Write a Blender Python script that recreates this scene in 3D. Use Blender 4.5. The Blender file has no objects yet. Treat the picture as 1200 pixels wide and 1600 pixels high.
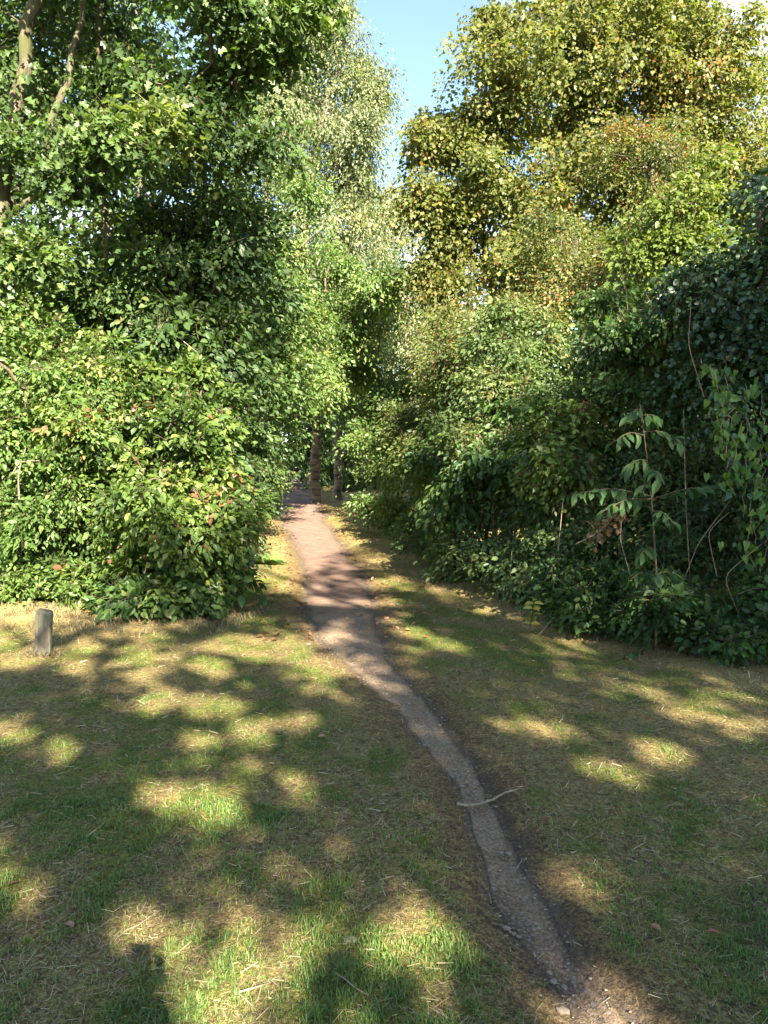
import bpy, math, random
import numpy as np
from mathutils import Vector, Matrix

# ------------------------------------------------------------------ camera, sky, sun, exposure
scene = bpy.context.scene
COL = scene.collection
FPX, HOR, EYE = 1200.0, 730.0, 1.6
PITCH = math.atan((800 - HOR) / FPX)
cam = bpy.data.objects.new('camera', bpy.data.cameras.new('camera'))
cam.data.sensor_fit = 'VERTICAL'; cam.data.sensor_height = 24.0; cam.data.lens = 24.0 * FPX / 1600.0
cam.data.clip_start = 0.02; cam.data.clip_end = 3000
cam.location = (0, 0, EYE); cam.rotation_euler = (math.pi / 2 - PITCH, 0, 0)
COL.objects.link(cam); scene.camera = cam

SUN_EL = math.radians(31.5)
AZ = np.array([0.2956, -0.9553])                     # horizontal direction towards the sun (behind, a little right)
SUN = np.array([AZ[0] * math.cos(SUN_EL), AZ[1] * math.cos(SUN_EL), math.sin(SUN_EL)])
world = bpy.data.worlds.new('World'); scene.world = world; world.use_nodes = True
wn = world.node_tree.nodes; wl = world.node_tree.links
sky = wn.new('ShaderNodeTexSky'); sky.sky_type = 'NISHITA'; sky.sun_disc = False
sky.sun_elevation = SUN_EL; sky.sun_rotation = math.atan2(AZ[0], AZ[1])
sky.air_density = 1.0; sky.altitude = 600; sky.dust_density = 0.0; sky.ozone_density = 1.0
# bright cloud added over the whole sky to fill the shade, view kept clear
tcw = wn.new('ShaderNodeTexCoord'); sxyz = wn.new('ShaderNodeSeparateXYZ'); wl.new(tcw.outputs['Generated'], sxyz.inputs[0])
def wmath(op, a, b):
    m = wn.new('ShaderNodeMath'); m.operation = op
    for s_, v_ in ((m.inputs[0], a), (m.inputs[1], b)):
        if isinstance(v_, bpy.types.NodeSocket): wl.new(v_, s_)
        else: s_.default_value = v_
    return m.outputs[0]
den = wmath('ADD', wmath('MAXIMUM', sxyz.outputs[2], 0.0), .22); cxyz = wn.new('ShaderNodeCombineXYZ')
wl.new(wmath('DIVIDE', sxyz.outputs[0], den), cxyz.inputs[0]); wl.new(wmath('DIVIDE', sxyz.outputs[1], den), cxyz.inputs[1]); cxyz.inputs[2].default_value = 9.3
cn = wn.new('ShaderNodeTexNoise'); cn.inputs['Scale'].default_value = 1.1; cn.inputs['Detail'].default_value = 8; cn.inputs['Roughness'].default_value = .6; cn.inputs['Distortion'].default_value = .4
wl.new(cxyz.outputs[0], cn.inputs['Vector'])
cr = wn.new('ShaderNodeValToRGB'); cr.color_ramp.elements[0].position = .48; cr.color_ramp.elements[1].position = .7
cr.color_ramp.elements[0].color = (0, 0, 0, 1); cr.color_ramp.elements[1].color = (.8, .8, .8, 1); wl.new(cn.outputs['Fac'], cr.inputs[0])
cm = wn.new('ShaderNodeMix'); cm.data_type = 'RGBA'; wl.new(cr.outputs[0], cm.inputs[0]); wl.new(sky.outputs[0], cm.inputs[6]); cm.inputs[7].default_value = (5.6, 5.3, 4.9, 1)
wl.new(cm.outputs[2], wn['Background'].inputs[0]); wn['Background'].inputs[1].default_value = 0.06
sl = bpy.data.lights.new('sun', 'SUN'); sl.energy = 5.0; sl.angle = math.radians(0.48); sl.color = (1.0, 0.9, 0.74)
so = bpy.data.objects.new('sun', sl); so.location = (6, -20, 14)
so.rotation_euler = Vector(SUN).to_track_quat('Z', 'Y').to_euler(); COL.objects.link(so)
scene.view_settings.view_transform = 'Standard'; scene.view_settings.look = 'None'
scene.view_settings.gamma = 1.0; scene.view_settings.use_curve_mapping = False
scene.view_settings.exposure = 2.93
scene.cycles.max_bounces = 8; scene.cycles.diffuse_bounces = 4; scene.cycles.transmission_bounces = 4
scene.cycles.use_denoising = True

# ------------------------------------------------------------------ helpers
R = np.random.default_rng(11)
def sstep(a, b, x):
    t = np.clip((np.asarray(x, float) - a) / (b - a), 0, 1); return t * t * (3 - 2 * t)
def W(px, py, d):
    "point at distance d (metres ahead) seen at photo pixel px, py"
    a = (px - 600) / FPX; b = (800 - py) / FPX
    ry = math.cos(PITCH) + b * math.sin(PITCH); t = d / ry
    return np.array([a * t, d, EYE + t * (-math.sin(PITCH) + b * math.cos(PITCH))])
def project(p):
    y, z = p[:, 1], p[:, 2] - EYE
    f = y * math.cos(PITCH) - z * math.sin(PITCH); u = y * math.sin(PITCH) + z * math.cos(PITCH)
    f = np.where(f < .05, .05, f)
    return 600 + FPX * p[:, 0] / f, 800 - FPX * u / f
def hash2(i, j, s):
    n = (i * 374761393 + j * 668265263 + s * 974634777) & 0x7fffffff
    n = ((n ^ (n >> 13)) * 1274126177) & 0x7fffffff
    return ((n ^ (n >> 16)) & 0xffff) / 65535.0
def vnoise(x, y, s=0):
    xi = np.floor(x).astype(np.int64); yi = np.floor(y).astype(np.int64)
    fx = x - xi; fy = y - yi; fx = fx * fx * (3 - 2 * fx); fy = fy * fy * (3 - 2 * fy)
    a = hash2(xi, yi, s); b = hash2(xi + 1, yi, s); c = hash2(xi, yi + 1, s); d = hash2(xi + 1, yi + 1, s)
    return (a * (1 - fx) + b * fx) * (1 - fy) + (c * (1 - fx) + d * fx) * fy
def fbm(x, y, s=0, o=4):
    v = 0; a = .5; t = 0
    for k in range(o):
        v = v + a * vnoise(x * 2 ** k + 17.3 * k, y * 2 ** k - 9.1 * k, s + k); t += a; a *= .55
    return v / t
def unit(v): return v / np.maximum(np.linalg.norm(v, axis=-1, keepdims=True), 1e-9)

# ------------------------------------------------------------------ materials
def new_mat(name):
    m = bpy.data.materials.new(name); m.use_nodes = True
    nt = m.node_tree; nt.nodes.clear()
    out = nt.nodes.new('ShaderNodeOutputMaterial')
    return m, nt, out
def ramp(nt, stops, fac=None):
    r = nt.nodes.new('ShaderNodeValToRGB')
    while len(r.color_ramp.elements) > 1: r.color_ramp.elements.remove(r.color_ramp.elements[-1])
    for k, (p, c) in enumerate(stops):
        e = r.color_ramp.elements[0] if k == 0 else r.color_ramp.elements.new(p)
        e.position = p; e.color = (*c, 1)
    if fac is not None: nt.links.new(fac, r.inputs[0])
    return r.outputs[0]
def noise(nt, scale, detail=4, rough=.55, vec=None):
    n = nt.nodes.new('ShaderNodeTexNoise'); n.inputs['Scale'].default_value = scale
    n.inputs['Detail'].default_value = detail; n.inputs['Roughness'].default_value = rough
    if vec is None:
        g = nt.nodes.new('ShaderNodeTexCoord'); vec = g.outputs['Object']
    nt.links.new(vec, n.inputs['Vector'])
    return n.outputs['Fac']
def mixc(nt, f, a, b, mode='MIX'):
    m = nt.nodes.new('ShaderNodeMix'); m.data_type = 'RGBA'; m.blend_type = mode
    for s, v in ((m.inputs[0], f), (m.inputs[6], a), (m.inputs[7], b)):
        if isinstance(v, bpy.types.NodeSocket): nt.links.new(v, s)
        elif isinstance(v, tuple): s.default_value = (*v, 1)
        else: s.default_value = v
    return m.outputs[2]
def math_(nt, op, a, b=0.0, clamp=False):
    m = nt.nodes.new('ShaderNodeMath'); m.operation = op; m.use_clamp = clamp
    for s, v in ((m.inputs[0], a), (m.inputs[1], b)):
        if isinstance(v, bpy.types.NodeSocket): nt.links.new(v, s)
        else: s.default_value = v
    return m.outputs[0]
def attr(nt, name):
    a = nt.nodes.new('ShaderNodeAttribute'); a.attribute_name = name
    return a.outputs['Fac']
def principled(nt, out, col, rough=.6, spec=.3, bump=None, dist=.01, strength=.6):
    p = nt.nodes.new('ShaderNodeBsdfPrincipled')
    if isinstance(col, tuple): p.inputs['Base Color'].default_value = (*col, 1)
    else: nt.links.new(col, p.inputs['Base Color'])
    p.inputs['Roughness'].default_value = rough; p.inputs['Specular IOR Level'].default_value = spec
    if bump is not None:
        b = nt.nodes.new('ShaderNodeBump'); b.inputs['Distance'].default_value = dist; b.inputs['Strength'].default_value = strength
        nt.links.new(bump, b.inputs['Height']); nt.links.new(b.outputs[0], p.inputs['Normal'])
    if out: nt.links.new(p.outputs[0], out.inputs[0])
    return p
def leaf_mat(name, stops, trans=.38, rough=.45, spec=.35, warm=(1.5, 1.6, .55)):
    m, nt, out = new_mat(name)
    c = ramp(nt, stops, attr(nt, 'tv'))
    p = principled(nt, None, c, rough, spec)
    t = nt.nodes.new('ShaderNodeBsdfTranslucent')
    nt.links.new(mixc(nt, 1.0, c, warm, 'MULTIPLY'), t.inputs[0])
    mx = nt.nodes.new('ShaderNodeMixShader'); mx.inputs[0].default_value = trans
    nt.links.new(p.outputs[0], mx.inputs[1]); nt.links.new(t.outputs[0], mx.inputs[2])
    nt.links.new(mx.outputs[0], out.inputs[0])
    return m
def bark_mat(name, dark, light, scale=14, moss=None):
    m, nt, out = new_mat(name)
    g = nt.nodes.new('ShaderNodeTexCoord'); mp = nt.nodes.new('ShaderNodeMapping')
    mp.inputs['Scale'].default_value = (1, 1, .22); nt.links.new(g.outputs['Object'], mp.inputs[0])
    n = noise(nt, scale, 6, .65, mp.outputs[0])
    c = ramp(nt, [(.3, dark), (.68, light)], n)
    if moss:
        c = mixc(nt, ramp(nt, [(.5, (0, 0, 0)), (.66, (1, 1, 1))], noise(nt, 2.2, 4)), c, moss)
    principled(nt, out, c, .9, .1, n, .03, 1.0)
    return m
M = {}
G = lambda *s: list(s)
M['maple'] = leaf_mat('maple_leaf', [(0, (.026, .048, .016)), (.45, (.062, .108, .028)), (.8, (.11, .16, .045)), (1, (.17, .2, .07))])
M['dark'] = leaf_mat('dark_leaf', [(0, (.024, .046, .018)), (.5, (.056, .1, .031)), (.9, (.1, .15, .045)), (1, (.12, .13, .04))])
M['bush'] = leaf_mat('bush_leaf', [(0, (.03, .055, .015)), (.4, (.072, .122, .026)), (.8, (.135, .185, .04)), (.97, (.2, .24, .05)), (1, (.2, .09, .05))])
M['pale'] = leaf_mat('pale_shrub_leaf', [(0, (.045, .085, .022)), (.5, (.1, .165, .04)), (.9, (.17, .22, .06)), (1, (.24, .22, .08))])
M['silver'] = leaf_mat('silvery_leaf', [(0, (.06, .08, .034)), (.5, (.135, .165, .065)), (.9, (.23, .25, .115)), (1, (.3, .28, .14))], spec=.5)
M['syca'] = leaf_mat('sycamore_leaf', [(0, (.045, .068, .018)), (.35, (.095, .118, .03)), (.68, (.16, .172, .048)), (.86, (.22, .17, .06)), (1, (.28, .13, .045))], trans=.5)
M['haw'] = leaf_mat('hawthorn_leaf', [(0, (.04, .06, .018)), (.5, (.095, .125, .032)), (.85, (.17, .175, .05)), (1, (.28, .12, .04))])
M['lime'] = leaf_mat('lime_leaf', [(0, (.06, .095, .02)), (.5, (.115, .155, .03)), (1, (.19, .21, .05))])
M['ivy'] = leaf_mat('ivy_leaf', [(0, (.016, .036, .015)), (.6, (.036, .074, .026)), (1, (.075, .13, .04))], trans=.2, rough=.35, spec=.5)
M['thorn'] = leaf_mat('blackthorn_leaf', [(0, (.032, .058, .022)), (.5, (.078, .125, .04)), (.9, (.14, .19, .06)), (1, (.13, .12, .04))])
M['bramble'] = leaf_mat('bramble_leaf', [(0, (.026, .055, .018)), (.5, (.058, .112, .03)), (.9, (.11, .175, .045)), (1, (.18, .2, .06))])
M['sapling'] = leaf_mat('sapling_leaf', [(0, (.026, .06, .02)), (.6, (.042, .085, .027)), (1, (.068, .12, .036))], rough=.6, spec=.2)
M['vine'] = leaf_mat('vine_leaf', [(0, (.04, .095, .016)), (.6, (.075, .155, .025)), (1, (.13, .22, .04))])
M['yellow'] = leaf_mat('yellow_leaf', [(0, (.16, .2, .03)), (1, (.38, .34, .07))])
M['wood'] = leaf_mat('far_leaf', [(0, (.02, .045, .014)), (.5, (.045, .09, .022)), (1, (.11, .16, .04))])
M['shade'] = leaf_mat('beech_leaf', [(0, (.03, .06, .015)), (1, (.07, .12, .03))], trans=.2)
M['deadleaf'] = leaf_mat('dead_leaf', [(0, (.11, .05, .025)), (.6, (.22, .1, .05)), (1, (.36, .17, .1))], trans=.2, warm=(1.2, 1, .8))
M['grass'] = leaf_mat('grass_blade', [(0, (.05, .095, .02)), (.4, (.095, .165, .034)), (.75, (.17, .215, .05)), (1, (.29, .27, .1))], trans=.3, rough=.5, warm=(1.3, 1.4, .6))
M['straw'] = leaf_mat('dry_grass_blade', [(0, (.12, .09, .05)), (.5, (.29, .23, .125)), (1, (.5, .42, .26))], trans=.2, warm=(1.1, 1.05, .8))
M['bark'] = bark_mat('bark', (.03, .025, .018), (.14, .115, .085), 14, (.06, .07, .03))
M['greybark'] = bark_mat('grey_bark', (.06, .052, .04), (.25, .22, .16), 16, (.11, .115, .05))
M['limbbark'] = bark_mat('limb_bark', (.035, .03, .02), (.17, .14, .095), 18, (.07, .075, .03))
M['twig'] = bark_mat('twig_bark', (.05, .038, .025), (.16, .12, .08), 30)
M['cane'] = bark_mat('dry_cane', (.16, .12, .08), (.36, .29, .2), 30)
M['berry'] = leaf_mat('hawthorn_berry', [(0, (.2, .03, .01)), (1, (.36, .09, .02))], trans=.05, rough=.3, warm=(1, 1, 1))
def birch_mat():
    m, nt, out = new_mat('birch_bark')
    g = nt.nodes.new('ShaderNodeTexCoord'); mp = nt.nodes.new('ShaderNodeMapping')
    mp.inputs['Scale'].default_value = (1, 1, 3.2); nt.links.new(g.outputs['Object'], mp.inputs[0])
    n = noise(nt, 2.6, 5, .65, mp.outputs[0])
    c = ramp(nt, [(.36, (.045, .034, .024)), (.5, (.19, .145, .1)), (.75, (.4, .32, .23))], n)
    principled(nt, out, c, .8, .2, n, .02, .8); return m
M['birch'] = birch_mat()

# ------------------------------------------------------------------ mesh builders
def mesh_np(name, verts, tris, tv=None, mat=None, parent=None, kind=None, smooth=False):
    me = bpy.data.meshes.new(name); nv, nt_ = len(verts), len(tris)
    me.vertices.add(nv); me.vertices.foreach_set('co', np.ascontiguousarray(verts, np.float32).ravel())
    me.loops.add(nt_ * 3); me.loops.foreach_set('vertex_index', np.ascontiguousarray(tris, np.int32).ravel())
    me.polygons.add(nt_); me.polygons.foreach_set('loop_start', np.arange(0, nt_ * 3, 3, dtype=np.int32))
    if smooth: me.polygons.foreach_set('use_smooth', np.ones(nt_, bool))
    if tv is not None:
        a = me.attributes.new('tv', 'FLOAT', 'POINT'); a.data.foreach_set('value', np.ascontiguousarray(tv, np.float32))
    me.update(calc_edges=True); me.validate()
    if mat: me.materials.append(mat)
    o = bpy.data.objects.new(name, me); COL.objects.link(o)
    if parent: put(o, parent)
    if kind: o['kind'] = kind
    return o
def put(o, parent):
    o.parent = parent; o.matrix_parent_inverse = Matrix.Translation(-Vector(parent.location))
def tag(o, label=None, cat=None, group=None, kind=None):
    for k, v in (('label', label), ('category', cat), ('group', group), ('kind', kind)):
        if v: o[k] = v
    return o
def empty(name, loc, label, cat, group=None):
    o = bpy.data.objects.new(name, None); o.location = [float(v) for v in loc]; o.empty_display_size = .2
    COL.objects.link(o); return tag(o, label, cat, group)

T_KITE = (np.array([[0, 0, 0], [.42, .27, .07], [1, 0, -.06], [.42, -.27, .07]]), np.array([[0, 2, 1], [0, 3, 2]]))
T_WIDE = (np.array([[0, 0, 0], [.45, .42, .08], [1, 0, -.08], [.4, -.42, .08]]), np.array([[0, 2, 1], [0, 3, 2]]))
T_OVAL = (np.array([[0, 0, 0], [.25, .24, .06], [.62, .25, .05], [1, 0, -.12], [.62, -.25, .05], [.25, -.24, .06]]),
          np.array([[0, 2, 1], [0, 3, 2], [0, 5, 4], [0, 4, 3]]))
T_BROAD = (np.array([[0, 0, 0], [.16, .38, .07], [.6, .36, .03], [1, 0, -.12], [.6, -.36, .05], [.16, -.38, .06]]), np.array([[0, 2, 1], [0, 3, 2], [0, 5, 4], [0, 4, 3]]))
T_MAPLE = (np.array([[.33, 0, 0], [0, .03, 0], [.02, .4, .05], [.3, .24, .04], [.66, .48, .04], [.62, .17, .02], [1, 0, -.1],
                     [.62, -.17, .02], [.66, -.48, .04], [.3, -.24, .04], [.02, -.4, .05]]),
           np.array([[0, 2, 1], [0, 3, 2], [0, 4, 3], [0, 5, 4], [0, 6, 5], [0, 7, 6], [0, 8, 7], [0, 9, 8], [0, 10, 9], [0, 1, 10]]))
T_LOBE = (np.array([[0, 0, 0], [.12, .4, .05], [.62, .42, .05], [1, 0, -.1], [.62, -.42, .05], [.12, -.4, .05], [.5, .15, 0], [.5, -.15, 0]]),
          np.array([[0, 6, 1], [0, 3, 6], [6, 3, 2], [0, 5, 7], [0, 7, 3], [7, 4, 3]]))
T_LONG = (np.array([[0, 0, 0], [.22, .16, .04], [.55, .21, .02], [.8, .13, -.06], [1, 0, -.16], [.8, -.13, -.06], [.55, -.21, .02], [.22, -.16, .04], [.55, 0, -.02]]),
          np.array([[0, 8, 1], [1, 8, 2], [2, 8, 3], [3, 8, 4], [4, 8, 5], [5, 8, 6], [6, 8, 7], [7, 8, 0]]))
T_HEART = (np.array([[.05, 0, 0], [-.12, .22, .05], [.1, .4, .06], [.5, .3, .03], [1, 0, -.12], [.5, -.3, .03], [.1, -.4, .06], [-.12, -.22, .05]]),
           np.array([[0, 2, 1], [0, 3, 2], [0, 4, 3], [0, 5, 4], [0, 6, 5], [0, 7, 6]]))
_c = np.cos(np.arange(3) * 2.094); _s = np.sin(np.arange(3) * 2.094)
T_TWIG = (np.vstack([np.stack([np.zeros(3), _c, _s], 1), [[1, 0, 0]]]), np.array([[0, 1, 3], [1, 2, 3], [2, 0, 3]]))
_ph = (1 + 5 ** .5) / 2
T_OCTA = (np.array([[1, 0, 0], [-1, 0, 0], [0, 1, 0], [0, -1, 0], [0, 0, 1], [0, 0, -1]]) * .5,
          np.array([[0, 2, 4], [2, 1, 4], [1, 3, 4], [3, 0, 4], [2, 0, 5], [1, 2, 5], [3, 1, 5], [0, 3, 5]]))

def frames(axis, normal):
    "rotation matrices with x = axis, z close to normal"
    x = unit(axis); y = unit(np.cross(normal, x)); z = np.cross(x, y)
    return np.stack([x, y, z], 2)
def instance(tmpl, pos, rot, scale):
    tv_, tt = tmpl; n, k = len(pos), len(tv_)
    if scale.ndim == 1: scale = np.repeat(scale[:, None], 3, 1)
    v = np.einsum('nij,nkj->nki', rot, tv_[None] * scale[:, None, :]) + pos[:, None, :]
    t = tt[None] + (np.arange(n) * k)[:, None, None]
    return v.reshape(-1, 3), t.reshape(-1, 3)

def tube(pts, rad, sides):
    pts = np.asarray(pts, float); rad = np.asarray(rad, float); n = len(pts)
    d = unit(np.gradient(pts, axis=0))
    ref = np.array([1., .13, 0]) if abs(d[0, 2]) > .7 else np.array([0, .1, 1.])
    a = unit(ref - (d @ ref)[:, None] * d); b = np.cross(d, a)
    th = np.arange(sides) * 2 * math.pi / sides
    v = (pts[:, None] + rad[:, None, None] * (np.cos(th)[None, :, None] * a[:, None] + np.sin(th)[None, :, None] * b[:, None])).reshape(-1, 3)
    i = np.arange(n - 1)[:, None] * sides; j = np.arange(sides)[None]; j2 = (j + 1) % sides
    q = np.stack([i + j, i + j2, i + sides + j2, i + sides + j], 2).reshape(-1, 4)
    t = np.vstack([q[:, [0, 1, 2]], q[:, [0, 2, 3]]])
    cap = (n - 1) * sides
    t = np.vstack([t, [[cap, cap + k, cap + k + 1] for k in range(1, sides - 1)]])
    return v, t
def join(parts):
    vs, ts, o = [], [], 0
    for v, t in parts: vs.append(v); ts.append(t + o); o += len(v)
    return np.vstack(vs), np.vstack(ts)
def tubes_obj(name, items, mat, parent=None, kind=None):
    v, t = join([tube(*i) for i in items])
    return mesh_np(name, v, t, None, mat, parent, kind, True)
def resample(pts, step):
    pts = np.asarray(pts, float); seg = np.linalg.norm(np.diff(pts, axis=0), axis=1); s = np.r_[0, np.cumsum(seg)]
    n = max(3, int(s[-1] / step) + 1); q = np.linspace(0, s[-1], n)
    out = np.stack([np.interp(q, s, pts[:, k]) for k in range(3)], 1)
    for _ in range(2): out[1:-1] = (out[:-2] + 2 * out[1:-1] + out[2:]) / 4
    return out

# ------------------------------------------------------------------ terrain functions
PATH = [  # distance ahead, left and right edge in photo pixels
    (1.0, 1130, 1400), (1.6, 990, 1170), (2.2, 885, 1015), (2.49, 815, 925), (2.87, 748, 872), (3.37, 734, 812), (4.09, 676, 752), (5.19, 592, 676), (6.0, 540, 630),
    (7.1, 482, 612), (8.73, 468, 590), (11.3, 474, 572), (14.8, 457, 540), (19, 440, 521), (24, 428, 497), (29, 440, 494), (36, 458, 498), (46, 455, 490), (60, 430, 460)]
_pd = np.array([p[0] for p in PATH]); _pl = np.array([(p[1] - 600) / FPX * p[0] for p in PATH]); _pr = np.array([(p[2] - 600) / FPX * p[0] for p in PATH])
def path_c(y): return (np.interp(y, _pd, _pl) + np.interp(y, _pd, _pr)) / 2
def path_w(y): return (np.interp(y, _pd, _pr) - np.interp(y, _pd, _pl)) / 2 * (.78 + .22 * sstep(6, 9.5, y))
def path_d(x, y):
    "signed distance from the path's edge, negative inside, with a ragged edge"
    return np.abs(x - path_c(y)) - path_w(y) + (fbm(x * 5, y * 3, 40, 3) - .5) * (.09 + .07 * sstep(6, 9, y)) + (fbm(x * 19, y * 15, 42, 2) - .5) * .07 + (fbm(x * 2, y * 1.1, 44, 3) - .5) * .5 * sstep(8, 20, y)
def H(x, y):
    x = np.asarray(x, float); y = np.asarray(y, float)
    z = .42 * sstep(14, 27, y) + .3 * sstep(27, 45, y)
    z = z + (fbm(x * .6, y * .6, 5, 3) - .5) * .09 + (fbm(x * 3, y * 3, 8, 3) - .5) * .03 * sstep(40, 8, np.abs(y))
    z = z + .2 * np.exp(-((x + 3.6) / .9) ** 2 - ((y - 8.0) / .9) ** 2)
    z = z + .12 * sstep(.6, 2.5, np.abs(x - path_c(y)) - path_w(y)) * sstep(7, 14, y)
    return z - .05 * sstep(.16, -.12, path_d(x, y)) * sstep(30, 3, y)
def Hf(x, y): return float(H(np.array([x]), np.array([y]))[0])
def ground_masks(x, y):
    "how much green grass, dry grass and bare soil grows at x, y"
    pdist = path_d(x, y)
    n1 = fbm(x * 1.1, y * .8, 21, 4); n2 = fbm(x * 5.5, y * 4.4, 33, 3)
    g = .24 + .76 * sstep(.43, .61, n1 * .4 + n2 * .6)
    edge = sstep(.02, .35, pdist)
    hedge = sstep(1.2, .2, np.abs(x - np.interp(y, [3, 6, 7.4, 9, 12.8, 18, 24], [4.5, 3.0, 2.0, 1.55, .8, .1, -.6])))   # mown clippings under the hedge
    lbank = sstep(.9, .1, np.abs(y - np.interp(x, [-6, -3.4, -2.6, -1.6, -1.2], [7.4, 7.6, 7.6, 8.4, 12]))) * (x < -1)
    yellow = sstep(9, 15, y)
    g = g * edge * (1 - .85 * np.maximum(hedge, lbank)) * (1 - .25 * yellow)
    dry = np.clip(np.maximum(np.maximum(hedge, lbank), .45 + .5 * yellow) - .35 * g + .25 * (n2 - .5), 0, 1) * edge
    soil = sstep(.50, .36, n1 * .5 + fbm(x * 2.1 + 7, y * 1.6, 51, 3) * .5) * sstep(3.6, 2.4, y) * .8
    rim = np.exp(-((pdist - .01) / .075) ** 2) * sstep(.3, .55, fbm(x * 6, y * 5, 58, 3)) * .8 * (x > path_c(y)) * sstep(6.5, 4.5, y)      # dark damp earth on the right bank of the rut
    soil = np.clip(np.maximum(soil, rim), 0, 1)
    return g, dry, soil, pdist

# ground sheet
def axis_pts(fine_lo, fine_hi, step, grow, lo, hi):
    a = list(np.arange(fine_lo, fine_hi, step)); s = step
    while a[-1] < hi: s *= grow; a.append(a[-1] + s)
    s = step; b = [a[0]]
    while b[-1] > lo: s *= grow * 1.03; b.append(b[-1] - s)
    return np.array(b[:0:-1] + a)
gx = axis_pts(-3.3, 3.3, .056, 1.08, -700, 700); gy = axis_pts(1.9, 9.0, .056, 1.035, -700, 900)
GX, GY = np.meshgrid(gx, gy); fx, fy = GX.ravel(), GY.ravel()
gz = H(fx, fy); nxg = len(gx)
i, j = np.meshgrid(np.arange(len(gy) - 1), np.arange(nxg - 1), indexing='ij'); k = (i * nxg + j).ravel()
q = np.stack([k, k + 1, k + nxg + 1, k + nxg], 1)
gm, nt, out = new_mat('turf_soil')
nA = noise(nt, 9, 6, .65); nB = noise(nt, 55, 5, .7); nC = noise(nt, 1.3, 3)
nB = mixc(nt, .5, nB, noise(nt, 130, 4, .7)); nM = noise(nt, 15, 5, .7)
soilc = ramp(nt, [(.38, (.035, .027, .016)), (.5, (.15, .1, .046)), (.62, (.33, .24, .115))], nB)
dryc = ramp(nt, [(.36, (.1, .07, .03)), (.5, (.35, .25, .1)), (.62, (.54, .42, .2))], nB)
grc = ramp(nt, [(.37, (.035, .048, .01)), (.5, (.13, .14, .028)), (.62, (.3, .27, .075))], nB)
f1 = math_(nt, 'ADD', attr(nt, 'green'), math_(nt, 'MULTIPLY', math_(nt, 'SUBTRACT', nM, .52), 2.0), True)
f2 = math_(nt, 'ADD', attr(nt, 'soil'), math_(nt, 'MULTIPLY', math_(nt, 'SUBTRACT', nA, .52), .8), True)
darks = ramp(nt, [(.36, (.025, .02, .015)), (.64, (.12, .092, .064))], nB)
fd = math_(nt, 'ADD', attr(nt, 'dry'), math_(nt, 'MULTIPLY', math_(nt, 'SUBTRACT', nM, .5), 2.2), True)
c = mixc(nt, f1, mixc(nt, fd, soilc, dryc), grc)
hollow_shade = ramp(nt, [(.54, (0, 0, 0)), (.64, (.85, .85, .85))], noise(nt, 21, 5, .72))  # shaded hollows between the grass, painted as specks of dark soil
c = mixc(nt, math_(nt, 'MULTIPLY', hollow_shade, attr(nt, 'bare')), c, ramp(nt, [(.36, (.03, .022, .014)), (.64, (.12, .085, .05))], nB))
c = mixc(nt, f2, c, darks)
pc = ramp(nt, [(.3, (.07, .056, .045)), (.6, (.15, .12, .1)), (.8, (.25, .22, .19))], nB)
c = mixc(nt, attr(nt, 'pathm'), c, pc)
principled(nt, out, c, .95, .1, math_(nt, 'ADD', nM, nB), .03, 1.0)
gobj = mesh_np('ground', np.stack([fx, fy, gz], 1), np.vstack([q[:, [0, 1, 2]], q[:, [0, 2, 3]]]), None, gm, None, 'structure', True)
g_, d_, s_, p_ = ground_masks(fx, fy)
for nm, v in (('green', g_), ('bare', sstep(13, 6, fy) * (1 - .7 * sstep(.6, .95, d_))), ('dry', d_), ('soil', s_), ('pathm', sstep(.02, -.05, p_))):  # 'bare' sets where the painted hollow shade shows
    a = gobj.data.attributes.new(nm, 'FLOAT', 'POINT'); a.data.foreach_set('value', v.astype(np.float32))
tag(gobj, 'patchy mown grass with bare soil and dry clippings', None, None, 'structure')

# path sheet, lying 4 mm above the ground inside its ragged edge
py_ = np.r_[np.arange(1.0, 9, .03), 9 * 1.012 ** np.arange(0, 160)]; NU = 21
us = np.linspace(-1, 1, NU); PV = []; EDG = []
for y in py_:
    cx, hw = float(path_c(y)), float(path_w(y))
    lo = hi = 0
    xs = cx + np.linspace(-hw - .25, hw + .25, 121); inside = path_d(xs, np.full(121, y)) < 0
    ins = xs[inside]
    lo, hi = (ins.min(), ins.max()) if len(ins) else (cx - hw * .5, cx + hw * .5)
    EDG.append((lo, hi))
EDG = np.array(EDG); kk = np.ones(5) / 5
for c_ in (0, 1): EDG[2:-2, c_] = np.convolve(EDG[:, c_], kk, 'valid')
for (lo, hi), y in zip(EDG, py_):
    xx = lo + (us + 1) / 2 * (hi - lo)
    PV.append(np.stack([xx, np.full(NU, y), H(xx, np.full(NU, y)) + .006 + .012 * np.clip(y - 6, 0, 10) / 10 - .035 * sstep(.8, 1.0, np.abs(us))], 1))
PV = np.array(PV).reshape(-1, 3)
i, j = np.meshgrid(np.arange(len(py_) - 1), np.arange(NU - 1), indexing='ij'); k = (i * NU + j).ravel()
q = np.stack([k, k + 1, k + NU + 1, k + NU], 1)
pm, nt, out = new_mat('path_earth')
nA = noise(nt, 6, 6, .65); nB = noise(nt, 70, 5, .75); nD = noise(nt, 28, 3, .6)
vo = nt.nodes.new('ShaderNodeTexVoronoi'); vo.inputs['Scale'].default_value = 38; tc = nt.nodes.new('ShaderNodeTexCoord')
nt.links.new(tc.outputs['Object'], vo.inputs['Vector'])
near = ramp(nt, [(.37, (.1, .066, .038)), (.5, (.27, .188, .115)), (.62, (.46, .35, .23))], mixc(nt, .35, nB, nA))
dk = ramp(nt, [(.36, (.04, .03, .022)), (.64, (.15, .115, .08))], nB)
near = mixc(nt, math_(nt, 'ADD', attr(nt, 'damp'), math_(nt, 'MULTIPLY', math_(nt, 'SUBTRACT', nA, .5), 1.6), True), near, dk)
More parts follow.
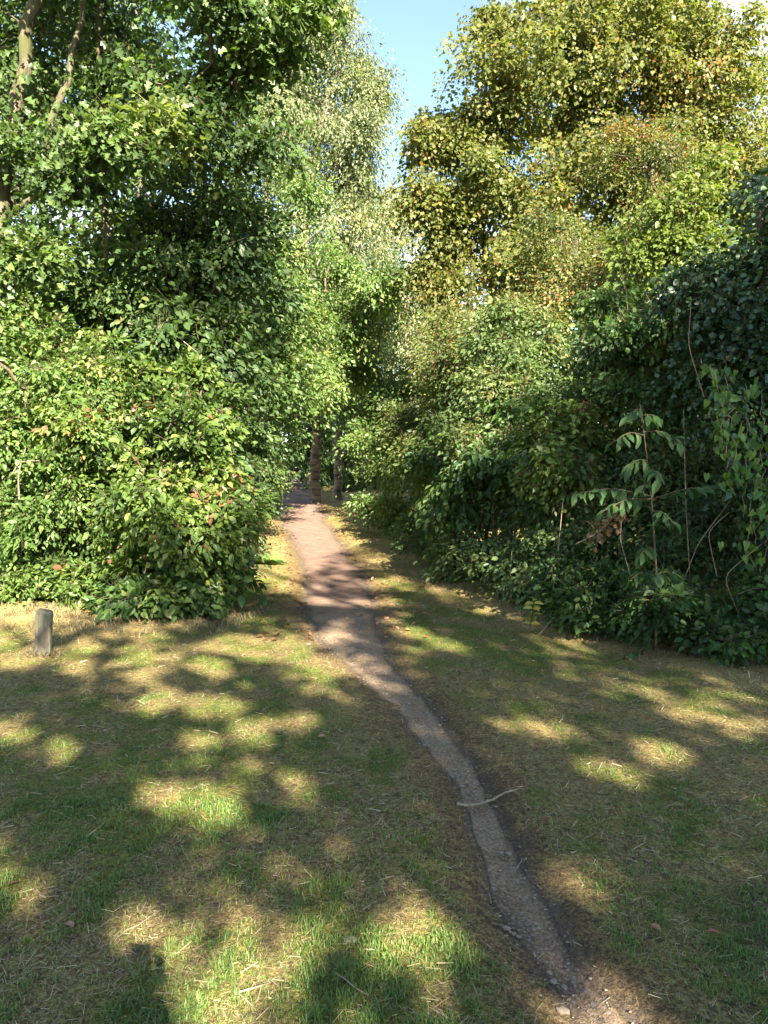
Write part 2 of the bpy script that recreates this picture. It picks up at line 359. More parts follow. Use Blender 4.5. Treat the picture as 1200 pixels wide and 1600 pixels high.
far = ramp(nt, [(.34, (.1, .058, .042)), (.5, (.21, .132, .1)), (.66, (.33, .22, .175))], mixc(nt, .5, nA, nB))
c = mixc(nt, attr(nt, 'farm'), near, far)
gr = ramp(nt, [(0, (1, 1, 1)), (.35, (0, 0, 0))], vo.outputs['Distance'])
c = mixc(nt, math_(nt, 'MULTIPLY', math_(nt, 'MULTIPLY', gr, attr(nt, 'stony')), math_(nt, 'GREATER_THAN', nD, .5)), c, (.33, .3, .27))
c = mixc(nt, math_(nt, 'ADD', attr(nt, 'edge'), math_(nt, 'MULTIPLY', math_(nt, 'SUBTRACT', nA, .5), 1.2), True), c, ramp(nt, [(.3, (.045, .037, .03)), (.55, (.125, .1, .062)), (.75, (.22, .18, .115))], nB))
principled(nt, out, c, .93, .15, math_(nt, 'ADD', nB, math_(nt, 'MULTIPLY', nA, 1.5)), .02, 1.0)
path = mesh_np('path', PV, np.vstack([q[:, [0, 1, 2]], q[:, [0, 2, 3]]]), None, pm, None, 'structure', True)
vx, vy = PV[:, 0], PV[:, 1]; uu = np.tile(us, len(py_))
damp = np.clip(.75 * sstep(.35, 1.0, uu) * sstep(6.2, 4.2, vy) + sstep(3.2, 2.6, vy) * sstep(.2, -.9, uu) * .7 + .35 * (fbm(vx * 3, vy * 2, 77, 3) - .5) * sstep(7, 4, vy) * 2, 0, 1)
for nm, v in (('damp', damp), ('edge', sstep(.55, 1.0, np.abs(uu)) * .9), ('farm', sstep(6.5, 11, vy)), ('stony', sstep(11, 7, vy) * sstep(-1.05, -.6, -np.abs(uu)))):
    a = path.data.attributes.new(nm, 'FLOAT', 'POINT'); a.data.foreach_set('value', v.astype(np.float32))
tag(path, 'narrow worn earth footpath, stony near and reddish under the trees', None, None, 'structure')

# ------------------------------------------------------------------ plants
LIGHT_SPOTS = [  # sun flecks on the ground: photo pixel centre, radii
    (330, 1240, 34, 26), (238, 1232, 32, 14), (15, 1350, 46, 50), (105, 1167, 38, 20), (5, 1142, 26, 30), (280, 1098, 70, 20), (365, 1005, 38, 14), (222, 1022, 26, 20),
    (140, 1046, 40, 10), (404, 1122, 22, 8), (310, 1160, 18, 12), (460, 1003, 36, 10), (520, 1040, 46, 14), (640, 1432, 46, 42), (950, 1565, 66, 70), (314, 1530, 50, 85), (385, 1535, 22, 50), (240, 1440, 24, 12),
    (645, 1188, 20, 11), (650, 987, 36, 9), (620, 965, 20, 7), (605, 908, 28, 6), (1072, 1106, 42, 16), (1052, 1168, 50, 13), (925, 1190, 28, 9), (830, 1132, 62, 15), (978, 1074, 30, 8), (1170, 1138, 30, 14),
    (20, 1036, 40, 14), (200, 1440, 24, 13), (590, 940, 30, 8), (510, 935, 30, 6), (330, 1040, 18, 8), (700, 1010, 24, 7), (480, 1143, 20, 8), (760, 955, 30, 6)]
_sr = np.random.default_rng(404)
LIGHT_SPOTS += [(float(a), float(b), float(c_), float(c_ * .5)) for a, b, c_ in zip(_sr.uniform(10, 1150, 34), 990 + 420 * _sr.random(34) ** 1.4, _sr.uniform(10, 24, 34))]
def shade_cull(p, rng):
    "which leaves of the trees behind the viewer stay: the sun flecks come through gaps in them"
    g = p - SUN * (p[:, 2:3] / SUN[2]); gx_, gy_ = project(g)
    keep = np.ones(len(p), bool)
    for (cx, cy, rx, ry) in LIGHT_SPOTS:
        d = 1920.0 / (cy - HOR); m = .055 / d * FPX; rx2 = rx + m; ry2 = ry + m * EYE / d
        e = ((gx_ - cx) / rx2) ** 2 + ((gy_ - cy) / ry2) ** 2
        keep &= ~((e < .9 + 1.0 * (vnoise(g[:, 0] * 7 + 90, g[:, 1] * 7 + 90, 3) - .3) + .2 * rng.random(len(p))) & (g[:, 1] > 1))
    u = p[:, 0] * -AZ[1] + p[:, 1] * AZ[0]
    v = (p[:, 0] * -AZ[0] + p[:, 1] * -AZ[1]) * math.sin(SUN_EL) + p[:, 2] * math.cos(SUN_EL)
    top = np.interp(u, [-3, -1, 0, 1.5, 2.5, 3.3, 4.2, 5, 8, 12], [4.1, 4.2, 4.4, 4.9, 5.9, 7.2, 8.4, 8.9, 9.0, 9.0])
    keep &= (v < top + 1.5 * (vnoise(u * 1.5 + 40, v * 1.5 + 40, 9) - .45) + .2 * rng.normal(size=len(p))) | (((u - .6) / 1.25) ** 2 + ((v - 8.8) / .8) ** 2 < 1)
    return keep

def lobe(l):
    px, py, d, rx, ry, rd = l
    return W(px, py, d), np.array([rx / FPX * d, rd, ry / FPX * d])
def sample_clusters(lobes, n, rng, shell, clump=7, rough=.2, gap=-.24):
    "sprays gathered into boughs, boughs spread through uneven lobes, with gaps between them"
    ns = max(8, n // clump)
    vol = np.array([np.prod(r) ** .67 for _, r in lobes]); pr = vol / vol.sum()
    L = rng.choice(len(lobes), ns * 5, p=pr)
    dirs = unit(rng.normal(size=(ns * 5, 3)))
    rad = 1 - (1 - shell) * rng.random(ns * 5) ** 1.3
    ph = rng.random((len(lobes), 6)) * 9
    bump = np.sin(dirs[:, 0] * 4.1 + ph[L, 0]) * np.sin(dirs[:, 1] * 3.7 + ph[L, 1]) + np.sin(dirs[:, 2] * 4.6 + ph[L, 2]) * np.sin(dirs[:, 0] * 6.3 + ph[L, 3])
    rad *= .95 - .3 * rough + rough * bump + np.where(rng.random(ns * 5) < .12, .3 * rng.random(ns * 5), 0)
    cen = np.array([c for c, _ in lobes])[L]; rr = np.array([r for _, r in lobes])[L]
    p = cen + dirs * rr * rad[:, None]
    f = 2.2 / np.clip(rr.min(1), .5, 1.6); q = rng.random(3) * 9
    hole = np.sin(p[:, 0] * 1.9 * f + q[0]) * np.sin(p[:, 1] * 1.7 * f + q[1]) * np.sin(p[:, 2] * 2.2 * f + q[2])
    ok = np.nonzero((hole > gap) & (p[:, 2] > H(p[:, 0], p[:, 1]) + .1))[0][:ns]
    k = rng.integers(0, len(ok), n); g = rng.normal(size=(n, 3)); sr = np.clip(.27 * rr[ok].min(1), .09, .75)[k]
    C = p[ok][k] + g * sr[:, None] * [1, 1, .62]
    z0 = H(C[:, 0], C[:, 1]) + .07; C[:, 2] = np.where(C[:, 2] < z0, z0 + .1 * rng.random(n), C[:, 2])
    tone = rng.normal(size=len(ok))[k]
    return C, unit(dirs[ok][k] + .45 * g * [1, 1, .8] + [0, 0, .15]), tone

def plant(name, label, cat, stems, lobes, leaf, size, n_clu, per, crad, mat, bark='bark', seed=1, shell=.45, group=None, droop=.4, up=.7,
          tv=(.45, .16, .14), parts=0, crown='crown', stemname='trunk', attach=.25, twigs=3, tipr=.004, step=.35, branch=True, cull=False, flat=.3, berries=0, clump=7, rough=.2, gap=-.24):
    rng = np.random.default_rng(seed)
    lobes = [lobe(l) if len(l) == 6 else l for l in lobes]
    base = np.array(stems[0][0][0], float); base = np.array([base[0], base[1], Hf(base[0], base[1])])
    root = empty(name, base, label, cat, group)
    C, O, tone = sample_clusters(lobes, n_clu, rng, shell, clump, rough, gap); n = len(C)
    # skeleton: stems first, then every spray of leaves grows from the nearest wood
    nodes, chains, cnt = [], [], []
    stem_ids = []
    for pts, r0, r1 in stems:
        pts = [np.array([p[0], p[1], p[2] if len(p) > 2 and p[2] is not None else Hf(p[0], p[1]) - .05], float) for p in pts]
        q_ = resample(pts, step); q_[1:-1] += rng.normal(size=(len(q_) - 2, 3)) * r0 * .18
        if r0 < .2 and len(q_) > 5:
            ww = np.cumsum(rng.normal(size=(len(q_), 3)), 0) * .035; ww -= np.linspace(0, 1, len(q_))[:, None] * ww[-1]; q_ += ww * np.linspace(.3, 1, len(q_))[:, None] * [1, 1, .6]
        ids = list(range(len(nodes), len(nodes) + len(q_))); nodes += list(q_)
        stem_ids.append((ids, r0, r1))
    parent_of = {}
    if branch:
        N = np.zeros((len(nodes) + n * 40, 3)); N[:len(nodes)] = nodes; nn = len(nodes)
        okn = np.zeros(len(N), bool)
        for ids, _, _ in stem_ids:
            s0 = int(len(ids) * attach); okn[ids[s0:]] = True
        par = np.full(len(N), -1); use = np.zeros(len(N))
        tri = C[:, None, :] - np.array([nodes[i_] for ids, _, _ in stem_ids for i_ in ids[::2]])[None]
        order = np.argsort(np.linalg.norm(tri, axis=2).min(1))
        for ci in order:
            idx = np.nonzero(okn[:nn])[0]; dv = C[ci] - N[idx]; dist = np.linalg.norm(dv, axis=1)
            a = idx[np.argmin(dist * (1 + .35 * (dv[:, 2] < -.2 * dist)))]
            L = np.linalg.norm(C[ci] - N[a]); m = min(30, max(2, int(L / step) + 1))
            t = np.linspace(0, 1, m + 1)[1:]
            pp = N[a] + (C[ci] - N[a]) * t[:, None]
            pp[:, 2] += L * .12 * np.sin(t * math.pi) ; pp[:-1] += rng.normal(size=(m - 1, 3)) * .05 * min(L, 1.2)
            if nn + m >= len(N): break
            N[nn:nn + m] = pp; par[nn] = a; par[nn + 1:nn + m] = np.arange(nn, nn + m - 1); okn[nn:nn + m] = True
            chains.append([a] + list(range(nn, nn + m))); nn += m
        w = np.zeros(nn)
        for ch in chains: w[ch[-1]] += 1
        for i_ in range(nn - 1, -1, -1):
            if par[i_] >= 0: w[par[i_]] += w[i_]
        rad = tipr * np.maximum(w, 1) ** .47
        limbs, small = [], []
        rmax = max(s[1] for s in stem_ids) * .6
        for ch in chains:
            rr = np.minimum(rad[ch], rmax); rr[0] = rr[1] if len(rr) > 1 else rr[0]
            rr[-1] *= .5
            (limbs if rr[0] > .028 and len(ch) > 3 else small).append((N[ch], rr, 6 if rr[0] > .02 else 3))
        for it in limbs[:14]: tubes_obj('limb', [it], M[bark], root)
        small += limbs[14:]
        if small: tubes_obj('branch', small, M[bark if tipr > .0045 else 'twig'], root, 'stuff')
    for ids, r0, r1 in stem_ids:
        P_ = np.array([nodes[i_] for i_ in ids]); t = np.linspace(0, 1, len(ids))
        rr = r0 + (r1 - r0) * t + r0 * .35 * np.exp(-t * len(ids) * step / .25) * (1 if P_[0, 2] < 1.5 else 0)
        tubes_obj(stemname, [(P_, rr, 10 if r0 > .05 else 6)], M[bark], root)
    # leaves
    cid = np.repeat(np.arange(n), np.maximum(3, (per * (.35 + 1.3 * rng.random(n))).astype(int))); m = len(cid)
    o = O[cid]; upv = np.array([0, 0, 1.])
    ns = unit(upv * up + O * .55 + rng.normal(size=(n, 3)) * .3)[cid]
    cr = (crad * (.6 + .8 * rng.random(n)))[cid]
    off = rng.normal(size=(m, 3)) * cr[:, None] * .55
    off -= (1 - flat) * np.sum(off * ns, 1, keepdims=True) * ns
    pos = C[cid] + off; pos[:, 2] -= droop * .6 * np.sum(off ** 2, 1) / np.maximum(cr, .05)
    nrm = unit(ns + rng.normal(size=(m, 3)) * .6)
    ax = unit(off) + o * .5 + rng.normal(size=(m, 3)) * .6; ax[:, 2] -= droop * 1.6
    rot = frames(ax, nrm)
    sc = size * (.4 + .85 * rng.random(m)) * (.85 + .3 * rng.random(n))[cid]
    t_ = np.clip(tv[0] + tv[1] * (.75 * tone + .6 * rng.normal(size=n))[cid] + tv[2] * rng.normal(size=m), 0, 1)
    ok = pos[:, 2] > H(pos[:, 0], pos[:, 1]) + .02
    if cull: ok &= shade_cull(pos, rng)
    pos, rot, sc, t_, nrm = pos[ok], rot[ok], sc[ok], t_[ok], nrm[ok]
    if parts:
        x_, y_ = project(pos); vis = (x_ > -20) & (x_ < 1220) & (y_ > -20) & (y_ < 1600)
        d = np.linalg.norm(pos - [0, 0, EYE], axis=1)
        cell = (np.clip(x_, -99, 1400) // 9).astype(int) * 1000 + (np.clip(y_, -99, 1700) // 9).astype(int)
        od = np.lexsort((d, cell)); first = np.r_[True, np.diff(cell[od]) != 0]; front = np.zeros(len(pos), bool); front[od[first]] = True
        face = np.abs(np.sum(rot[:, :, 2] * unit(pos - [0, 0, EYE]), 1))
        score = np.where(front & vis, sc / d * (.3 + face), 0); pick = np.argsort(-score)[:parts]
        meshes = []
        for b in range(5):
            tvv, tt = leaf; vv = tvv * [1, .9 + .05 * b, .6 + .35 * b]
            me = bpy.data.meshes.new('leaf'); me.from_pydata(vv.tolist(), [], tt.tolist())
            a = me.attributes.new('tv', 'FLOAT', 'POINT'); a.data.foreach_set('value', np.full(len(vv), .15 + .17 * b, np.float32))
            me.materials.append(M[mat]); meshes.append(me)
        for i_ in pick:
            ob = bpy.data.objects.new('leaf', meshes[int(np.clip((t_[i_] - .1) / .17, 0, 4))])
            mw = np.eye(4); mw[:3, :3] = rot[i_] * sc[i_]; mw[:3, 3] = pos[i_] - base
            ob.matrix_local = Matrix(mw.tolist()); COL.objects.link(ob)
            mb = ob.matrix_local.copy(); ob.parent = root; ob.matrix_local = mb
        rest = np.ones(len(pos), bool); rest[pick] = False
        pos, rot, sc, t_ = pos[rest], rot[rest], sc[rest], t_[rest]
    v, t = instance(leaf, pos, rot, sc)
    mesh_np(crown, v, t, np.repeat(t_, len(leaf[0])), M[mat], root, 'stuff')
    if twigs and not cull:
        k = np.repeat(np.arange(n), twigs); tp = C[k]; dv = unit(rng.normal(size=(len(k), 3)) + O[k]); dv[:, 2] -= droop * .3
        L = crad * (.6 + .6 * rng.random(len(k)))
        v, t = instance(T_TWIG, tp, frames(dv, rng.normal(size=(len(k), 3))), np.stack([L, np.full(len(k), .003), np.full(len(k), .003)], 1))
        mesh_np('twig', v, t, None, M['twig'], root, 'stuff')
    if berries:
        k = rng.integers(0, n, berries); bp = C[k] + rng.normal(size=(berries, 3)) * crad * .45
        v, t = instance(T_OCTA, bp, frames(rng.normal(size=(berries, 3)), rng.normal(size=(berries, 3))), np.full(berries, .03))
        mesh_np('berry', v, t, np.repeat(rng.random(berries), 6), M['berry'], root, 'stuff')
    return root
def gp(px, d): return ((px - 600) / FPX * d, d)
def stemline(px0, d0, *pts): return [gp(px0, d0)] + [tuple(W(*p)) for p in pts]

# --- left side
plant('maple_tree', 'tall many-stemmed maple with bare forking limbs in the upper left corner', 'tree',
      [(stemline(-15, 9.6, (5, 640, 9.6), (8, 330, 9.6), (28, 150, 9.5), (60, -60, 9.4), (90, -300, 9.4)), .15, .05),
       ([W(8, 330, 9.6), W(70, 220, 9.6), W(104, 80, 9.6), (*W(135, -120, 9.6),)], .06, .025),
       ([W(5, 345, 9.6), W(75, 290, 9.2), W(165, 245, 9.0), W(255, 180, 9.2), W(330, 100, 9.4)], .042, .012),
       (stemline(150, 10.2, (152, 600, 10.2), (150, 330, 10.1), (155, 120, 10), (148, -80, 10)), .05, .03),
       ],
      [(60, 90, 10.6, 150, 150, 1.2), (250, 130, 9.4, 150, 110, 1.1), (330, 20, 9.4, 140, 100, 1.2), (130, -150, 9.5, 230, 150, 1.5), (410, 150, 9.8, 70, 90, .9),
       (50, 290, 9.6, 110, 70, .8), (20, 420, 9, 90, 80, .8), (190, 230, 9, 90, 60, .8), (230, 190, 8.6, 90, 60, .5), (120, 230, 8.9, 60, 40, .4)],
      T_LOBE, .1, 560, 58, .3, 'maple', 'limbbark', 21, shell=.3, parts=150, tv=(.42, .2, .15), attach=.45, flat=.5)
plant('hazel_tree', 'dense dark green tree behind the big left bush', 'tree',
      [(stemline(290, 11.4, (285, 700, 11.4), (300, 450, 11.3), (320, 250, 11.2)), .11, .03), (stemline(330, 11.6, (350, 600, 11.5), (390, 380, 11.5)), .07, .02)],
      [(300, 330, 11.2, 150, 100, 1.2), (240, 460, 10.6, 150, 100, 1.1), (370, 430, 11.4, 90, 120, 1.1), (320, 560, 10.3, 110, 80, .9), (170, 370, 10.6, 110, 90, 1.0), (120, 500, 10.4, 80, 80, .8)],
      T_OVAL, .115, 520, 52, .34, 'dark', 'bark', 22, parts=60, tv=(.5, .2, .15))
plant('privet_shrub', 'pale yellow-green shrub at the left edge behind the post', 'shrub',
      [(stemline(60, 8.9, (60, 800, 8.9), (50, 580, 8.8)), .03, .01), (stemline(20, 8.8, (10, 780, 8.7), (20, 640, 8.6)), .03, .01), (stemline(120, 9, (125, 700, 9), (110, 560, 8.9)), .025, .008)],
      [(60, 560, 8.7, 110, 90, .8), (40, 680, 8.4, 110, 90, .8), (130, 600, 8.9, 80, 90, .7), (30, 840, 8.4, 90, 80, .6), (100, 760, 8.4, 70, 80, .6), (10, 500, 9.2, 100, 60, .7)],
      T_KITE, .08, 580, 62, .22, 'pale', 'twig', 23, parts=150, stemname='stem', crown='foliage', tv=(.45, .2, .15))
plant('dogwood_bush', 'broad rounded bush with bright green oval leaves left of the path', 'shrub',
      [(stemline(250, 8.9, (240, 800, 8.8), (230, 620, 8.8)), .03, .01), (stemline(290, 8.8, (310, 780, 8.8), (340, 640, 8.9)), .03, .01), (stemline(210, 8.7, (190, 820, 8.6), (170, 700, 8.5)), .025, .008), (stemline(320, 8.9, (345, 850, 8.9), (365, 740, 9)), .02, .008)],
      [(230, 650, 8.7, 110, 90, .8), (280, 780, 8.4, 110, 120, .8), (180, 790, 8.3, 90, 110, .7), (320, 690, 8.9, 70, 100, .7), (325, 850, 8.7, 55, 80, .5), (240, 900, 8.4, 110, 50, .5), (270, 590, 9.2, 110, 50, .7)],
      T_OVAL, .1, 620, 46, .2, 'bush', 'twig', 24, parts=300, stemname='stem', crown='foliage', tv=(.42, .22, .16), clump=12, rough=.42, gap=-.16)
plant('bramble_patch', 'low bramble with rounded leaves spilling from under the left bush', 'bramble',
      [(stemline(210, 8.2, (215, 900, 8), (230, 880, 7.8)), .008, .004), (stemline(300, 8.3, (310, 890, 8.1), (330, 870, 8)), .008, .004)],
      [(200, 925, 8.0, 75, 34, .35), (290, 918, 8.1, 75, 40, .35), (150, 900, 8.1, 50, 40, .3), (345, 890, 8.5, 40, 50, .3)],
      T_OVAL, .12, 120, 28, .2, 'bramble', 'twig', 25, parts=160, stemname='stem', crown='foliage', droop=.3)
plant('nettle_clump', 'light green leafy weeds at the foot of the left shrub by the post', 'weeds',
      [(stemline(40, 8.2, (45, 920, 8.2), (50, 890, 8.2)), .006, .003), (stemline(90, 8.3, (95, 920, 8.2), (92, 880, 8.2)), .006, .003)],
      [(40, 910, 8.2, 70, 36, .35), (110, 905, 8.2, 40, 40, .3), (-20, 900, 8.2, 50, 40, .3)],
      T_OVAL, .08, 90, 34, .18, 'pale', 'twig', 26, parts=60, stemname='stem', crown='foliage')
plant('overhanging_tree', 'small tree with pale layered leaves leaning over the left side of the path', 'tree',
      [(stemline(372, 12.8, (378, 760, 12.8), (400, 620, 13), (440, 520, 13.5)), .06, .02)],
      [(415, 600, 13, 60, 60, .9), (440, 530, 14, 60, 60, 1), (390, 680, 12.4, 45, 60, .7), (440, 655, 14.5, 30, 34, .7), (400, 490, 13.5, 70, 50, .9)],
      T_OVAL, .095, 300, 46, .32, 'pale', 'bark', 27, tv=(.3, .2, .15), parts=40)
plant('path_edge_shrub', 'dark shrub crowding the left edge of the path under the overhanging tree', 'shrub',
      [(stemline(380, 11.3, (382, 840, 11.3), (385, 760, 11.4)), .03, .01)],
      [(378, 800, 11.2, 34, 80, .6), (395, 770, 13, 30, 55, .7), (360, 860, 10, 38, 60, .5), (372, 700, 11.5, 50, 60, .6)],
      T_OVAL, .07, 300, 50, .2, 'dark', 'twig', 28, stemname='stem', crown='foliage', tv=(.55, .2, .15))
plant('bank_shrub', 'dim leafy bank where the path turns left under the wood', 'shrub',
      [(stemline(400, 19, (402, 740, 19), (405, 690, 19)), .03, .01)],
      [(405, 740, 18.5, 30, 50, 1), (395, 690, 17, 40, 60, 1), (422, 735, 24, 22, 40, 1.4), (440, 720, 31, 24, 34, 1.5), (410, 780, 17, 14, 26, .6)],
      T_KITE, .09, 300, 44, .3, 'dark', 'twig', 29, stemname='stem', crown='foliage')
plant('willow_tree', 'tall feathery willow with grey-green leaves rising left of the sky gap', 'tree',
      [(stemline(408, 21.5, (420, 600, 21.5), (470, 350, 21.5), (520, 120, 21.5), (540, -20, 21.5)), .22, .04), ([W(455, 470, 21.5), W(490, 330, 21), W(560, 200, 21)], .09, .03), ([W(445, 560, 21.5), W(420, 330, 21.5), W(440, 80, 22)], .12, .03)],
      [(535, 130, 21.5, 60, 110, 1.6), (490, 250, 21.5, 90, 110, 1.7), (558, 240, 21, 40, 90, 1.4), (460, 70, 22, 80, 110, 1.8), (510, 370, 20.5, 60, 70, 1.2), (510, 10, 21.5, 50, 70, 1.4), (580, 150, 21.5, 22, 60, .9), (450, 400, 20, 70, 80, 1.2), (565, 340, 21.5, 44, 70, 1.3), (540, 430, 21, 50, 60, 1.2), (430, 200, 21.5, 60, 110, 1.5)],
      T_KITE, .1, 1050, 90, .42, 'silver', 'greybark', 30, droop=1.1, up=.25, tv=(.42, .18, .15), attach=.35, flat=.8, shell=.3)
plant('sallow_tree', 'pale sallow with broken grey branches filling the gap below the tall willow', 'tree',
      [(stemline(385, 17, (400, 640, 17), (430, 450, 17), (465, 330, 17)), .1, .03), ([W(425, 480, 17), W(470, 380, 16.6), W(505, 355, 16.2)], .04, .012), ([W(415, 540, 17), W(480, 450, 16.8), W(500, 405, 16.6)], .04, .012)],
      [(450, 300, 17.2, 60, 50, 1), (420, 390, 17, 70, 70, 1.1), (480, 470, 17, 60, 70, 1.1), (430, 500, 16.6, 70, 60, 1), (500, 570, 17.5, 40, 50, .9), (530, 430, 18.5, 40, 60, 1), (440, 590, 16, 60, 50, .9)],
      T_KITE, .09, 520, 70, .34, 'pale', 'greybark', 36, tv=(.45, .2, .15), droop=.7)
# --- centre
plant('birch_tree', 'birch with a pale flaking trunk at the right edge of the path', 'tree',
      [(stemline(496, 25, (491, 730, 25), (490, 650, 25), (497, 520, 25), (512, 400, 25)), .17, .05)],
      [(510, 560, 25, 50, 70, 1.3), (485, 610, 24.3, 40, 34, .9), (530, 480, 25, 50, 60, 1.3), (480, 530, 24.5, 40, 50, 1), (545, 610, 25, 30, 40, .9), (545, 500, 22, 50, 70, 1.2), (500, 460, 22, 50, 60, 1.2), (580, 450, 24, 40, 70, 1.2)],
      T_KITE, .1, 620, 66, .4, 'silver', 'birch', 31, droop=1.1, up=.3, tv=(.66, .18, .15), attach=.55, flat=.8)
plant('slim_birch_tree', 'second slimmer trunk in the shade just right of the birch', 'tree',
      [(stemline(528, 27, (526, 720, 27), (527, 640, 27), (545, 480, 27.5), (570, 350, 28)), .15, .05)],
      [(560, 560, 27, 50, 60, 1.4), (575, 440, 28, 44, 70, 1.4), (540, 640, 26.5, 34, 30, .9)],
      T_KITE, .09, 230, 60, .42, 'wood', 'birch', 32, droop=.7, up=.4, attach=.5)
plant('pale_willow_tree', 'loose pale olive willow in the gap beneath the strip of sky', 'tree',
      [(stemline(640, 30, (645, 600, 30), (620, 420, 30), (606, 350, 30)), .2, .03), ([W(640, 620, 30), W(690, 480, 29.5), W(740, 380, 29)], .12, .04)],
      [(608, 320, 30, 40, 60, 1.6), (600, 370, 30, 44, 80, 1.8), (640, 440, 30, 60, 70, 1.8), (600, 500, 29.5, 70, 60, 1.6), (660, 540, 29, 60, 60, 1.6), (625, 320, 30, 30, 50, 1.2)],
      T_KITE, .11, 420, 66, .5, 'silver', 'greybark', 33, droop=1.0, up=.25, tv=(.6, .18, .15), attach=.35, flat=.8, shell=.3)
plant('hazel_shrub', 'mid green upright shrub right of the two trunks', 'shrub',
      [(stemline(600, 20.5, (605, 720, 20.5), (620, 580, 20.5)), .05, .015), (stemline(620, 20, (630, 700, 20), (655, 620, 19.5)), .04, .015)],
      [(545, 565, 20.5, 40, 40, 1.2), (490, 560, 19, 40, 34, 1.0), (557, 515, 19.3, 50, 45, 1.2), (590, 440, 17.5, 40, 34, 1.0), (615, 640, 20.5, 50, 70, 1.3), (590, 715, 20, 40, 50, 1.0), (650, 720, 18.5, 50, 60, 1.0), (575, 650, 22, 34, 50, 1)],
      T_KITE, .11, 540, 56, .34, 'pale', 'twig', 34, stemname='stem', crown='foliage', tv=(.36, .2, .15))
plant('low_shrub', 'low bright shrub bulging onto the grass at the far right of the path', 'shrub',
      [(stemline(600, 17, (605, 800, 17), (610, 780, 17)), .015, .006)],
      [(590, 795, 17, 40, 24, .6), (630, 785, 16, 50, 34, .7), (660, 810, 14.5, 40, 34, .6), (690, 770, 15, 40, 36, .7)],
      T_OVAL, .085, 240, 44, .22, 'pale', 'twig', 35, stemname='stem', crown='foliage', tv=(.35, .2, .15))
# --- right side
plant('sycamore_tree', 'big sycamore turning yellow and orange against the blue sky', 'tree',
      [(stemline(800, 18, (800, 620, 18), (830, 420, 18), (900, 230, 17.8), (940, 60, 17.6)), .24, .05), ([W(805, 560, 18), W(760, 420, 17.6), W(735, 250, 17.4), W(760, 120, 17.2)], .12, .03),
       ([W(815, 480, 18), W(940, 330, 17.6), W(1060, 180, 17.4), W(1120, 80, 17.4)], .13, .03), ([W(760, 430, 17.6), W(700, 350, 17.2), W(680, 250, 17)], .07, .02)],
      [(930, 110, 17.2, 170, 110, 1.9), (770, 170, 17, 90, 100, 1.6), (1090, 130, 17.2, 120, 110, 1.8), (790, 300, 17, 130, 90, 1.7), (960, 280, 17.2, 160, 110, 1.8), (1130, 270, 17, 110, 110, 1.7),
       (695, 220, 17, 50, 70, 1.0), (668, 300, 17, 40, 70, 1.0), (870, 30, 17.2, 110, 40, 1.2), (1010, 20, 17.4, 90, 40, 1.2), (690, 380, 17.3, 44, 90, 1.0), (760, 460, 16.6, 100, 80, 1.3), (860, 400, 16.6, 90, 80, 1.3)],
      T_WIDE, .105, 1650, 88, .4, 'syca', 'greybark', 41, tv=(.54, .08, .17), gap=-.5, clump=9, droop=.7, attach=.3, flat=.5, shell=.35)
plant('hawthorn_tree', 'hawthorn reddened with berries in front of the sycamore', 'tree',
      [(stemline(880, 13.5, (880, 650, 13.5), (890, 480, 13.3), (900, 370, 13.2)), .09, .03), ([W(880, 600, 13.5), W(960, 480, 13.2), W(1030, 390, 13)], .06, .02)],
      [(880, 360, 13, 70, 40, .8), (890, 430, 13, 110, 60, 1.0), (1000, 420, 13, 90, 60, .9), (800, 500, 13.2, 80, 60, .9), (700, 560, 14.5, 60, 60, 1), (1010, 230, 14, 70, 60, .8), (1010, 320, 13.6, 60, 60, .8)],
      T_KITE, .065, 560, 76, .3, 'haw', 'bark', 42, berries=900, tv=(.5, .2, .16))
plant('elder_tree', 'sunlit lime-green bush top between the sycamore and the dark right tree', 'tree',
      [(stemline(1075, 11.8, (1070, 600, 11.8), (1070, 400, 11.7), (1080, 280, 11.6)), .05, .02)],
      [(1085, 285, 11.5, 50, 44, .5), (1045, 345, 11.5, 60, 44, .6), (1000, 400, 11.6, 60, 40, .6), (1090, 390, 11.5, 60, 60, .6)],
      T_OVAL, .09, 170, 50, .28, 'lime', 'twig', 43)
plant('ivy_clad_tree', 'dark ivy-smothered tree filling the right edge of the picture', 'tree',
      [(stemline(1215, 7.7, (1205, 700, 7.7), (1195, 450, 7.7), (1190, 280, 7.8)), .12, .05)],
      [(1195, 300, 7.6, 70, 80, .6), (1165, 430, 7.4, 80, 90, .6), (1190, 580, 7.2, 90, 100, .6), (1150, 620, 7.6, 80, 90, .5), (1210, 760, 7.0, 80, 110, .5), (1290, 420, 7.6, 120, 200, .8), (1290, 800, 6.8, 90, 200, .5), (1120, 520, 7.8, 70, 70, .5)],
      T_BROAD, .062, 620, 66, .2, 'ivy', 'bark', 44, tv=(.5, .2, .18), parts=80)
plant('blackthorn_shrub', 'tall dark blackthorn thicket behind the drooping sapling', 'shrub',
      [(stemline(960, 9.4, (955, 750, 9.4), (970, 560, 9.3)), .05, .02), (stemline(1040, 9, (1045, 780, 8.9), (1030, 620, 8.9)), .04, .015), (stemline(900, 9.6, (895, 800, 9.6), (890, 620, 9.6)), .04, .015)],
      [(980, 540, 9.2, 100, 80, .7), (900, 600, 9.4, 90, 100, .8), (1050, 680, 8.7, 90, 100, .7), (930, 740, 8.8, 100, 110, .7), (1070, 820, 8.2, 90, 100, .6), (1060, 500, 9, 80, 70, .7), (960, 860, 8.3, 90, 80, .6)],
      T_KITE, .07, 800, 72, .22, 'thorn', 'bark', 45, tv=(.45, .24, .17), stemname='stem', crown='foliage', parts=60, clump=14, rough=.4)
